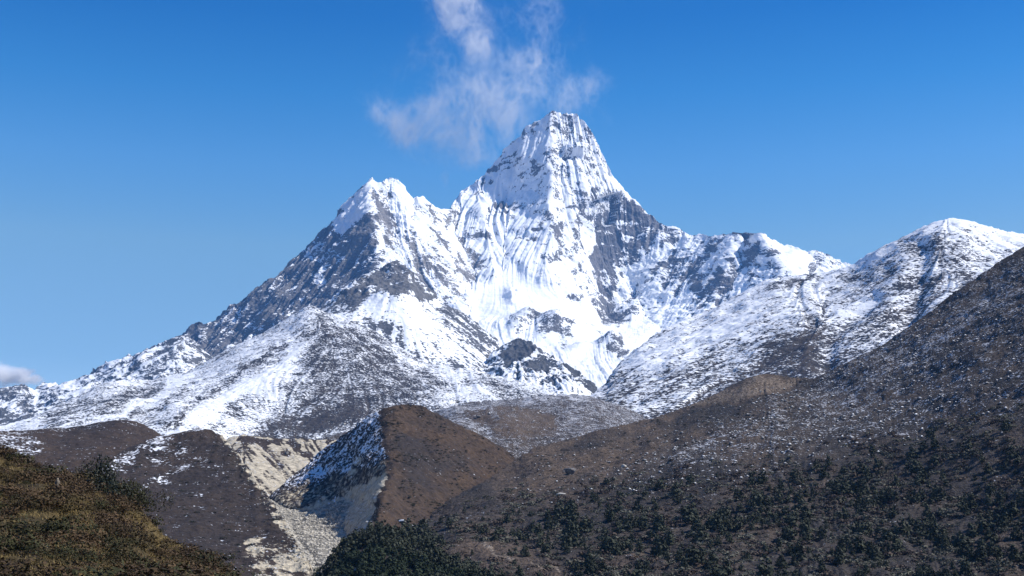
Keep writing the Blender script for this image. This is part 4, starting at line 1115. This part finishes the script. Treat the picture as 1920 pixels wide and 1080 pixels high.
def spread(key, n, dens, rg):
    """n points on a layer's surface, picked with a density over the surface"""
    L = LAYERS[key]
    du = L.P[:-1, 1:] - L.P[:-1, :-1]; dv = L.P[1:, :-1] - L.P[:-1, :-1]
    area = np.linalg.norm(np.cross(du, dv), axis=-1)
    wgt = (area * np.clip(dens(L.px[:-1, :-1], L.py[:-1, :-1], L), 0, None)).reshape(-1)
    k = rg.choice(wgt.size, n, p=wgt / wgt.sum())
    j, i = np.divmod(k, L.px.shape[1] - 1)
    u, v = rg.uniform(size=(2, n))
    def b(A):
        if A.ndim == 3:
            uu, vv = u[:, None], v[:, None]
        else:
            uu, vv = u, v
        return A[j, i] * (1 - uu) * (1 - vv) + A[j, i + 1] * uu * (1 - vv) + A[j + 1, i] * (1 - uu) * vv + A[j + 1, i + 1] * uu * vv
    return b(L.P), b(L.px), b(L.py)

def ground_at(key, px, py):
    L = LAYERS[key]
    k = np.argmin((L.px - px) ** 2 + (L.py - py) ** 2)
    return L.P.reshape(-1, 3)[k]

rv = np.random.default_rng(41)
# conifers: broad ragged cones of several lumps
def conifer_lumps(rg):
    out = []
    n = rg.integers(5, 8)
    for k in range(n):
        z = 0.16 + 0.70 * k / (n - 1)
        w = 0.40 * (1.12 - z) ** 0.8
        out.append((rg.normal() * 0.09, rg.normal() * 0.09, z, w * rg.uniform(.75, 1.2), w * rg.uniform(.75, 1.2), 0.15))
        an = rg.uniform(0, 6.28)
        out.append((math.cos(an) * w * .75, math.sin(an) * w * .75, z * 0.92, w * .5, w * .5, 0.10))
    return out
def shrub_lumps(rg, n=7, h=0.6):
    return [(rg.normal() * 0.30, rg.normal() * 0.30, rg.uniform(0.08, 0.30) * h / 0.6, rg.uniform(.2, .36), rg.uniform(.2, .36), rg.uniform(.16, .32) * h / 0.6) for k in range(n)]

CON = [(leaf_cloud(rv, 330, conifer_lumps(rv), 0.085), trunk_verts(rv, 0.95, 0.035)) for k in range(5)]
SHR = [leaf_cloud(rv, 210, shrub_lumps(rv), 0.10) for k in range(5)]
CON_LO = [leaf_cloud(rv, 150, conifer_lumps(rv), 0.12) for k in range(4)]
SHR_LO = [leaf_cloud(rv, 90, shrub_lumps(rv), 0.14) for k in range(5)]
CON_ME = [(raw_mesh('crown', *a, m_con), raw_mesh('trunk', *b, m_bark)) for a, b in CON]
JUN_ME = [(raw_mesh('crown', *a, m_jun), raw_mesh('trunk', *b, m_bark)) for a, b in CON]

def place_tree(name, pos, h, w, rot, pair, label, cat, group):
    t = bpy.data.objects.new(name, None)
    COL.objects.link(t)
    t.location = pos; t.rotation_euler = (0, 0, rot); t.scale = (w, w, h)
    t.empty_display_size = 0.3
    tag(t, label, cat, group)
    link('crown', pair[0], t)
    link('trunk', pair[1], t)
    return t

# the clump of conifers on the hump
P_, qx, qy = spread('hump', 420, lambda px, py, L: sstep(560, 620, px) * sstep(930, 860, px) * sstep(1160, 1120, py), rv)
order = np.argsort(P_[:, 1])
sel = [k for k in order if 575 < qx[k] < 930][:420]
seen_px = []
rest = []
n_con = 0
for k in sorted(sel, key=lambda k: P_[k, 1]):
    h = rv.uniform(3.2, 5.6); w = h * rv.uniform(0.8, 1.25)
    if qy[k] < 1100 and n_con < 150:
        place_tree('conifer', P_[k] - np.array([0, 0, 0.2]), h, w, rv.uniform(0, 6.28), CON_ME[n_con % 5],
                   'dark green conifer in the dense clump on the hump at the bottom centre', 'conifer', 'conifers crowded on the bottom hump')
        n_con += 1
    else:
        rest.append((int(rv.integers(0, 4)), P_[k], np.array([w, w, h]), rv.uniform(0, 6.28)))

# junipers on the long slope, densest low down at the right
def wood(px, py, L):
    edge = np.interp(px, [700, 800, 900, 1000, 1150, 1330, 1500, 1640, 1760, 1920, 2480], [1010, 985, 965, 945, 925, 905, 880, 850, 825, 800, 760])
    q = np.stack([px / 60, py / 36, px * 0], -1)
    patch = 0.5 + 1.3 * fbm(q, 3, 77)
    return sstep(-25, 70, py - edge) * np.clip(patch, 0.05, 1.3) * sstep(1150, 1100, py) * sstep(-80, 0, px) * sstep(2100, 2000, px) * (1 - 0.9 * stroke(px, py, [(880, 1020), (960, 1045), (1060, 1075)], 26))
P_, qx, qy = spread('slope', 1150, wood, rv)
view = (qx > 760) & (qx < 1935) & (qy < 1088)
order = sorted(range(len(P_)), key=lambda k: (0 if view[k] else 1, P_[k, 1]))
for m, k in enumerate(order):
    h = 2.2 + 5.4 * rv.uniform() ** 2.2; w = h * rv.uniform(0.7, 1.35)
    if m < 150:
        place_tree('juniper', P_[k] - np.array([0, 0, 0.25]), h, w, rv.uniform(0, 6.28), JUN_ME[m % 5],
                   'dark juniper in the scrub low on the long right-hand hillside', 'juniper', 'junipers on the dark hillside')
    else:
        rest.append((int(rv.integers(0, 4)), P_[k], np.array([w, w, h]), rv.uniform(0, 6.28)))
o = merged('juniper_wood', m_jun, CON_LO, rest); o['kind'] = 'stuff'
o['label'] = 'farther junipers scattered up the dark hillside'

# scrub between them
def scrub(px, py, L):
    edge = np.interp(px, [700, 800, 900, 1000, 1150, 1330, 1500, 1640, 1760, 1920, 2480], [1000, 970, 945, 925, 895, 880, 855, 820, 790, 770, 720])
    q = np.stack([px / 50, py / 30, px * 0], -1)
    return sstep(-30, 60, py - edge) * np.clip(0.7 + 1.2 * fbm(q, 3, 79), 0.05, 1.4) * sstep(1150, 1100, py) * sstep(2150, 2050, px) * (1 - 0.8 * stroke(px, py, [(880, 1020), (960, 1045), (1060, 1075)], 22))
for nm, mt, n, sd_, lb in (('grey_scrub', m_gsh, 3000, 5, 'grey green scrub covering the low hillside'), ('brown_scrub', m_bsh, 2600, 6, 'bare brown scrub covering the low hillside')):
    P_, qx, qy = spread('slope', n, scrub, rv)
    tf = []
    for k in range(n):
        h = 0.8 + 2.4 * rv.uniform() ** 2
        tf.append((int(rv.integers(0, 5)), P_[k] - np.array([0, 0, 0.1]), np.array([h * 1.7, h * 1.7, h * 1.1]), rv.uniform(0, 6.28)))
    o = merged(nm, mt, SHR_LO, tf); o['kind'] = 'stuff'; o['label'] = lb
# heather tufts on the moraine's brown flank and the shelf
tf = []
for key, n, fn in (('moraine', 1900, lambda px, py, L: (1 - L.lf[:-1, :-1]) * np.clip(0.3 + fbm(np.stack([px / 30, py / 30, px * 0], -1), 3, 5) * 1.5, 0, 2)),
                   ('slope', 900, lambda px, py, L: polyf(px, py, [(1000, 850), (1250, 790), (1500, 720), (1500, 800), (1300, 880), (1050, 930), (960, 930)], 30)),
                   ('bhill', 600, lambda px, py, L: 1 + 0 * px)):
    P_, qx, qy = spread(key, n, fn, rv)
    for k in range(n):
        h = 0.35 + 1.1 * rv.uniform() ** 3
        tf.append((int(rv.integers(0, 5)), P_[k] - np.array([0, 0, 0.05]), np.array([h * 2, h * 2, h]), rv.uniform(0, 6.28)))
o = merged('heather', m_jun, SHR_LO, tf); o['kind'] = 'stuff'; o['label'] = 'low dark heather dotted over the brown hills'

# ------------------------------------------------------------------ stones
def stone(rg, sub=1, rough=0.28):
    me = bpy.data.meshes.new('tmp')
    import bmesh
    bm = bmesh.new(); bmesh.ops.create_icosphere(bm, subdivisions=sub, radius=1.0)
    V = np.array([v.co[:] for v in bm.verts]); Fc = np.array([[v.index for v in f.verts] for f in bm.faces])
    bm.free(); bpy.data.meshes.remove(me)
    # chip flat faces off it
    for k in range(9):
        d = rg.normal(size=3); d /= np.linalg.norm(d)
        lim = rg.uniform(0.45, 0.85)
        h = V @ d
        V = V - np.maximum(0, h - lim)[:, None] * d * 0.9
    V = V * (1 + rough * fbm(V * 1.3 + rg.uniform(0, 50), 3)[:, None])
    return V, Fc
STO = [stone(rv, 1) for k in range(6)]
def stones(name, mat, specs, label):
    tf = []
    for key, n, fn, a, b in specs:
        P_, qx, qy = spread(key, n, fn, rv)
        for k in range(n):
            s = a + (b - a) * rv.uniform() ** 3
            tf.append((int(rv.integers(0, 6)), P_[k] + np.array([0, 0, 0.1 * s]), s * np.array([rv.uniform(.7, 1.4), rv.uniform(.7, 1.4), rv.uniform(.5, .9)]), rv.uniform(0, 6.28)))
    o = merged(name, mat, STO, tf); o['kind'] = 'stuff'; o['label'] = label
    return o
stones('scree_stones', m_stone, [('scree', 6000, lambda px, py, L: sstep(1100, 1060, py) * sstep(725, 650, px - (py - 1000) * 0.2) + 0.02, 0.3, 1.5),
                                 ('moraine', 900, lambda px, py, L: L.scree[:-1, :-1] + 0 * px, 0.3, 1.0),
                                 ('bhill', 700, lambda px, py, L: stroke(px, py, [(430, 830), (470, 880), (512, 942), (545, 1005), (580, 1060)], 12) + polyf(px, py, [(455, 1020), (540, 1020), (590, 1100), (480, 1100)], 14), 0.25, 0.9)],
       'pale stones strewn over the ravine floor')
stones('rubble', m_fleck, [('slope', 5200, lambda px, py, L: polyf(px, py, [(1150, 900), (1330, 790), (1540, 700), (1920, 465), (2300, 300), (2300, 760), (1920, 800), (1640, 840), (1400, 890), (1200, 930)], 40), 0.4, 1.7),
                           ('slope', 600, lambda px, py, L: polyf(px, py, [(960, 890), (1060, 830), (1250, 790), (1300, 860), (1150, 930), (950, 950)], 20), 0.25, 1.2),
                           ('shelf', 1500, lambda px, py, L: 1 + 0 * px, 0.6, 2.4),
                           ('moraine', 260, lambda px, py, L: (1 - L.lf[:-1, :-1]) + 0.3, 0.25, 0.9)],
       'frosted rubble scattered over the dark slopes')

ROCKM = {}
def boulder(name, key, px, py, size, mat, label, group=None, seed=1, sink=0.25):
    rg = np.random.default_rng(seed)
    V, Fc = stone(rg, 3, 0.22)
    me = raw_mesh('boulder', V * np.array(size) * 0.5, Fc, mat)
    o = link(name, me)
    o.location = Vector(ground_at(key, px, py)) + Vector((0, 0, size[2] * (0.5 - sink)))
    o.rotation_euler = (0, 0, rg.uniform(-0.4, 0.4))
    tag(o, label, 'boulder', group)
    return o
boulder('boulder', 'slope', 1171, 877, (3.6, 3.4, 3.4), m_rkp, 'pale rounded boulder standing out on the dark brown hillside, largest one there', seed=3)
boulder('boulder', 'slope', 1163, 895, (2.6, 2.0, 1.4), m_rkp, 'small flat pale stone just below the pale rounded boulder', seed=4)
boulder('boulder', 'slope', 1068, 886, (9.0, 7.0, 6.0), m_rkd, 'big dark overhanging rock on the brown hillside behind the scrub', seed=5)
boulder('boulder', 'slope', 1051, 928, (5.5, 2.4, 1.8), m_rkp, 'long grey slab of rock leaning downhill below the dark overhanging rock', seed=6)
boulder('boulder', 'moraine', 750, 985, (5.2, 3.0, 2.4), m_rks, 'pale-topped flat boulder at the foot of the moraine, the higher of two', seed=7)
boulder('boulder', 'moraine', 774, 990, (5.6, 3.0, 2.2), m_rks, 'pale-topped long boulder at the foot of the moraine, beside the scrub', seed=8)
boulder('boulder', 'moraine', 559, 953, (4.4, 3.6, 7.0), m_rkd, 'tall grey rock stump in the shade at the foot of the moraine cliff', seed=9)
boulder('boulder', 'moraine', 658, 941, (1.7, 1.5, 2.2), m_rkp, 'small white rock at the edge of the shade on the scree', seed=10)
boulder('boulder', 'bank', 537, 852, (5.0, 3.4, 3.6), m_rkd, 'dark boulder stuck in the pale sandy bank', seed=11)
boulder('boulder', 'mid', 645, 798, (6.5, 5, 5), m_rkp, 'lone white boulder low on the dark side of the left snow hill', seed=12)
boulder('boulder', 'shelf', 877, 788, (9, 6, 3.5), m_rks, 'snow-capped rock at the edge of the heath shelf behind the moraine', seed=13)
boulder('boulder', 'shelf', 897, 790, (7, 5, 4), m_rkd, 'dark rock beside the snow-capped one on the heath shelf', seed=14)
boulder('boulder', 'fore', 55, 940, (1.7, 0.9, 0.6), m_rkf, 'pale-topped rock among dark shrubs on the near hillside', seed=15)
boulder('boulder', 'fore', 106, 930, (0.5, 0.6, 1.3), m_rkf, 'narrow upright pale stone among shrubs on the near hillside', seed=17)
boulder('boulder', 'fore', 53, 868, (1.2, 0.9, 0.7), m_rkf, 'pale stone on the crest of the near hillside left of the bushes', seed=18)

# ------------------------------------------------------------------ near hillside: shrubs, grass
FSH = [leaf_cloud(rv, 520, shrub_lumps(rv, 9, 0.75), 0.055, 0.7, 0.5) for k in range(5)]
FSL = [leaf_cloud(rv, 230, shrub_lumps(rv, 8, 0.75), 0.075, 0.7, 0.5) for k in range(4)]
def near(px, py, L):
    q = np.stack([px / 60, py / 30, px * 0], -1)
    g = 0.75 + 1.2 * fbm(q, 3, 87)
    bare = stroke(px, py, [(0, 990), (60, 985), (120, 975)], 16) + stroke(px, py, [(158, 968), (195, 988)], 11) + 0.6 * stroke(px, py, [(255, 1003), (300, 1012)], 10)
    return np.clip(g, 0.1, 1.5) * np.clip(1 - 1.2 * bare, 0, 1) * sstep(1160, 1130, py) * sstep(-260, -200, px) * sstep(480, 450, px)
P_, qx, qy = spread('fore', 760, near, rv)
view = (qx > -8) & (qx < 450) & (qy < 1090)
order = sorted(range(len(P_)), key=lambda k: (0 if view[k] else 1, P_[k, 1]))
kinds = (('heath_shrub', m_hth, 'low rusty brown heath shrub on the near grassy hillside', 'heath shrub', 'rusty heath shrubs on the near hillside'),
         ('olive_shrub', m_oli, 'low olive brown shrub on the near grassy hillside', 'shrub', 'olive shrubs on the near hillside'),
         ('juniper_shrub', m_dgr, 'low dark green dwarf juniper on the near grassy hillside', 'juniper shrub', 'dwarf junipers on the near hillside'))
KM = [[raw_mesh(kd[0], *a, kd[1]) for a in FSH] for kd in kinds]
rest = [[], [], []]
for m, k in enumerate(order):
    t = int(rv.choice(3, p=[0.5, 0.3, 0.2]))
    h = rv.uniform(0.5, 1.1) + 1.2 * rv.uniform() ** 3; w = h * rv.uniform(1.1, 1.8)
    if m < 290:
        o = link(kinds[t][0], KM[t][m % 5])
        o.location = P_[k] - np.array([0, 0, 0.08]); o.scale = (w, w, h); o.rotation_euler = (0, 0, rv.uniform(0, 6.28))
        tag(o, *kinds[t][2:])
    else:
        rest[t].append((int(rv.integers(0, 4)), P_[k] - np.array([0, 0, 0.08]), np.array([w, w, h]), rv.uniform(0, 6.28)))
for t, nm, lb in ((0, 'heath', 'rusty heath farther up the near hillside'), (1, 'undergrowth', 'olive undergrowth farther up the near hillside'), (2, 'juniper_scrub', 'dark juniper scrub farther up the near hillside')):
    o = merged(nm, kinds[t][1], FSL, rest[t]); o['kind'] = 'stuff'; o['label'] = lb

def bush(name, px, py, h, w, mat, n, size, label, seed, lump=11, sq=0.75):
    rg = np.random.default_rng(seed)
    p = ground_at('fore', px, py)
    V, Fc = leaf_cloud(rg, n, shrub_lumps(rg, lump, sq), size, 0.8, 0.2)
    t = bpy.data.objects.new(name, None); COL.objects.link(t)
    t.location = p - np.array([0, 0, 0.1]); t.scale = (w, w, h)
    tag(t, label, 'bush')
    link('foliage', raw_mesh('foliage', V, Fc, mat), t)
    V2, F2 = trunk_verts(rg, 0.5, 0.03, 6)
    link('stem', raw_mesh('stem', V2, F2, m_bark), t)
bush('evergreen_bush', 186, 914, 5.0, 3.0, m_rho, 2200, 0.034, 'large dark glossy evergreen bush on the crest of the near hillside', 61)
bush('evergreen_bush', 206, 938, 3.6, 3.2, m_rho, 1900, 0.034, 'broad dark glossy evergreen bush just below the tallest one on the near crest', 62)
bush('evergreen_bush', 240, 942, 3.4, 2.7, m_dgr, 1700, 0.034, 'olive green evergreen bush at the outer edge of the near crest', 63)
bush('evergreen_bush', 258, 964, 2.8, 2.2, m_dgr, 1500, 0.036, 'smaller olive evergreen bush lowest of the cluster on the near crest', 64)
bush('juniper_bush', 110, 893, 1.8, 2.6, m_dgr, 1500, 0.036, 'spreading dark green juniper bush on the near crest left of the red-brown bush', 65)
bush('red_bush', 140, 892, 1.6, 1.5, m_red, 1100, 0.036, 'red-brown leafless bush on the near crest between two dark green bushes', 66)
bush('juniper_bush', 158, 897, 1.5, 1.3, m_dgr, 1100, 0.036, 'small green bush on the near crest between the red-brown bush and the tall evergreen', 67)
bush('juniper_bush', 8, 1050, 2.2, 1.9, m_dgr, 1500, 0.036, 'dark green juniper bush at the bottom left corner of the near hillside', 68)

def near_grass(px, py, L):
    return np.clip(L.M[:-1, :-1, 1] - 0.12, 0.03, 1) * sstep(1180, 1140, py) * sstep(-260, -200, px)
n = 26000
P_, qx, qy = spread('fore', n, near_grass, rv)
an = rv.uniform(0, 6.28, (n, 5)); ln = rv.uniform(0.10, 0.30, (n, 5)); th = rv.uniform(0.2, 1.0, (n, 5))
base = P_[:, None] + np.stack([rv.normal(size=(n, 5)) * .09, rv.normal(size=(n, 5)) * .09, np.zeros((n, 5)) - 0.02], -1)
tip = base + np.stack([np.cos(an) * ln * th, np.sin(an) * ln * th, ln], -1)
side = np.stack([-np.sin(an), np.cos(an), an * 0], -1) * 0.016
gv = np.stack([base - side, base + side, tip], 2).reshape(-1, 3)
o = link('grass', raw_mesh('grass', gv, np.arange(len(gv)).reshape(-1, 3), m_gra)); o['kind'] = 'stuff'; o['label'] = 'golden dry grass on the near hillside'

# ------------------------------------------------------------------ someone standing on the brown hill
def person(pos, H=1.75):
    J = dict(pelvis=(0, 0, .53), chest=(0, 0, .74), neck=(0, 0, .84), head=(0, -.01, .90), top=(0, 0, .985), lh=(.055, 0, .50), lk=(.06, -.01, .28), la=(.062, .01, .045), lt=(.066, -.07, .02),
             rh=(-.055, 0, .50), rk=(-.062, -.015, .28), ra=(-.068, .0, .045), rt=(-.075, -.075, .02), ls=(.11, 0, .80), le=(.14, .015, .63), lw=(.135, -.03, .48), lf=(.135, -.04, .42),
             rs=(-.11, 0, .80), re=(-.14, .015, .63), rw=(-.135, -.03, .48), rf=(-.135, -.04, .42))
    rad = dict(pelvis=.085, chest=.09, neck=.035, head=.058, top=.03, lh=.055, lk=.036, la=.024, lt=.02, rh=.055, rk=.036, ra=.024, rt=.02, ls=.045, le=.028, lw=.02, lf=.018, rs=.045, re=.028, rw=.02, rf=.018)
    E = [('pelvis', 'chest'), ('chest', 'neck'), ('neck', 'head'), ('head', 'top'), ('pelvis', 'lh'), ('lh', 'lk'), ('lk', 'la'), ('la', 'lt'), ('pelvis', 'rh'), ('rh', 'rk'), ('rk', 'ra'), ('ra', 'rt'),
         ('chest', 'ls'), ('ls', 'le'), ('le', 'lw'), ('lw', 'lf'), ('chest', 'rs'), ('rs', 're'), ('re', 'rw'), ('rw', 'rf')]
    ks = list(J)
    me = bpy.data.meshes.new('person')
    me.from_pydata([Vector(J[k]) * H for k in ks], [(ks.index(a), ks.index(b)) for a, b in E], [])
    o = link('person', me)
    md = o.modifiers.new('skin', 'SKIN'); md.use_smooth_shade = True
    for i, k in enumerate(ks):
        sv = me.skin_vertices[0].data[i]
        sv.radius = (rad[k] * H, rad[k] * H)
        sv.use_root = (k == 'pelvis')
    s2 = o.modifiers.new('sub', 'SUBSURF'); s2.levels = 1; s2.render_levels = 1
    mt, nt = newmat('dark hiking clothes'); g = G(nt)
    out = g.n('OutputMaterial'); bs = g.n('BsdfPrincipled'); tc = g.n('TexCoord')
    bs.inputs['Roughness'].default_value = 0.85
    nn = g.noise(tc.outputs['Object'], 6, 3)
    nt.links.new(g.mix(nn, (0.012, 0.012, 0.016), (0.03, 0.03, 0.036)), bs.inputs['Base Color'])
    nt.links.new(bs.outputs[0], out.inputs[0])
    me.materials.append(mt)
    o.location = pos
    tag(o, 'person in dark clothes standing on top of the rounded brown hill', 'person')
    return o
person(ground_at('knoll', 237, 787) - np.array([0, 0, 0.05]))

# ------------------------------------------------------------------ clouds, beyond the air box
def cloud(name, blobs, Yc, dens, label, thick, freq, lo, hi, stretch=(1, 1, 1), body=0.62, off=0.12, amp=1.7, warp=280.0, wisp=0.0, flat=0.0):
    mpp = Yc / F
    mt, nt = newmat(name + ' vapour'); g = G(nt)
    out = g.n('OutputMaterial'); vol = g.n('VolumePrincipled'); geo = g.n('NewGeometry')
    pos = geo.outputs['Position']
    tot = None
    lo3, hi3 = np.full(3, 1e9), np.full(3, -1e9)
    wrp = g.n('VectorMath', operation='MULTIPLY_ADD')
    nz = g.noise(pos, freq * 0.5, 2, 0.5, col=True)
    sub = g.n('VectorMath', operation='SUBTRACT'); nt.links.new(nz, sub.inputs[0]); sub.inputs[1].default_value = (.5, .5, .5)
    nt.links.new(sub.outputs[0], wrp.inputs[0]); wrp.inputs[1].default_value = (warp,) * 3; nt.links.new(pos, wrp.inputs[2])
    for (x, y, rx, ry, rot, a) in blobs:
        c = unproj(x, y, Yc)
        mp = g.n('Mapping', vector_type='TEXTURE')
        nt.links.new(wrp.outputs[0], mp.inputs['Vector'])
        mp.inputs['Location'].default_value = tuple(c)
        mp.inputs['Rotation'].default_value = (0, math.radians(rot), 0)
        mp.inputs['Scale'].default_value = (rx * mpp, thick * mpp, ry * mpp)
        ln_ = g.n('VectorMath', operation='LENGTH'); nt.links.new(mp.outputs[0], ln_.inputs[0])
        v = g.math('MULTIPLY', g.smooth(ln_.outputs['Value'], 1.45, flat), a)
        tot = v if tot is None else g.math('MAXIMUM', tot, v)
        R = 1.7 * max(rx, ry) * mpp
        lo3 = np.minimum(lo3, c - np.array([R, thick * mpp * 1.7, R])); hi3 = np.maximum(hi3, c + np.array([R, thick * mpp * 1.7, R]))
    n = g.noise(g.scale(wrp.outputs[0], *stretch), freq, 7, 0.68)
    if wisp:        # torn filaments
        n2 = g.noise(g.scale(wrp.outputs[0], 1.0, 1.0, 0.7), freq * 2.2, 4, 0.6)
        rg_ = g.math('SUBTRACT', 1.0, g.math('MULTIPLY', g.math('ABSOLUTE', g.math('SUBTRACT', n2, 0.5)), 6.0))
        n = g.math('ADD', n, g.math('MULTIPLY', g.math('SUBTRACT', rg_, 0.45), wisp))
    m = g.math('SUBTRACT', g.math('ADD', g.math('MULTIPLY', tot, body), g.math('MULTIPLY', g.math('SUBTRACT', n, 0.5), amp)), off)
    d = g.smooth(m, lo, hi)
    d = g.math('MULTIPLY', g.math('MULTIPLY', d, tot), dens)
    nt.links.new(d, vol.inputs['Density'])
    vol.inputs['Color'].default_value = (1.0, 1.0, 1.0, 1)
    vol.inputs['Anisotropy'].default_value = 0.0
    nt.links.new(vol.outputs[0], out.inputs['Volume'])
    mt.cycles.volume_step_rate = 0.35
    me = bpy.data.meshes.new(name)
    lo3[1] = max(lo3[1], Y1 + 60)
    me.from_pydata([(x, y, z) for z in (lo3[2], hi3[2]) for y in (lo3[1], hi3[1]) for x in (lo3[0], hi3[0])], [],
                   [(0, 2, 3, 1), (4, 5, 7, 6), (0, 1, 5, 4), (2, 6, 7, 3), (0, 4, 6, 2), (1, 3, 7, 5)])
    me.materials.append(mt)
    o = link(name, me)
    tag(o, label, 'cloud'); o['kind'] = 'stuff'
    return o
cloud('cloud', [(856, -5, 80, 115, 0, 1.0), (890, 85, 50, 90, -20, .95), (765, 232, 110, 55, 20, .95), (850, 228, 140, 85, 10, 1.0), (925, 185, 130, 110, 40, .97), (975, 130, 110, 80, 30, .82),
                (1060, 175, 120, 55, -20, .76), (1010, 40, 60, 110, 10, .64), (890, 280, 80, 50, 0, .8), (920, 150, 230, 180, 0, .55), (835, 328, 10, 22, 20, .6)],
      10200, 0.0042, 'thin wispy cloud drifting behind the summit', 60, 1 / 260, 0.0, 1.1, (1, 1, 0.8), 0.86, 0.50, 2.7, 300.0, 0.30, 0.3)
cloud('cloud', [(18, 706, 44, 26, 0, 1.0), (40, 700, 24, 18, 0, 1.0), (0, 700, 36, 24, 0, 1.0), (60, 714, 30, 14, 0, .8), (-40, 710, 50, 34, 0, 1.0)],
      10400, 0.022, 'small white cloud low on the skyline at the left edge', 40, 1 / 110, 0.0, 0.4, (1, 1, 1), 0.7, 0.2, 1.8, 120.0)
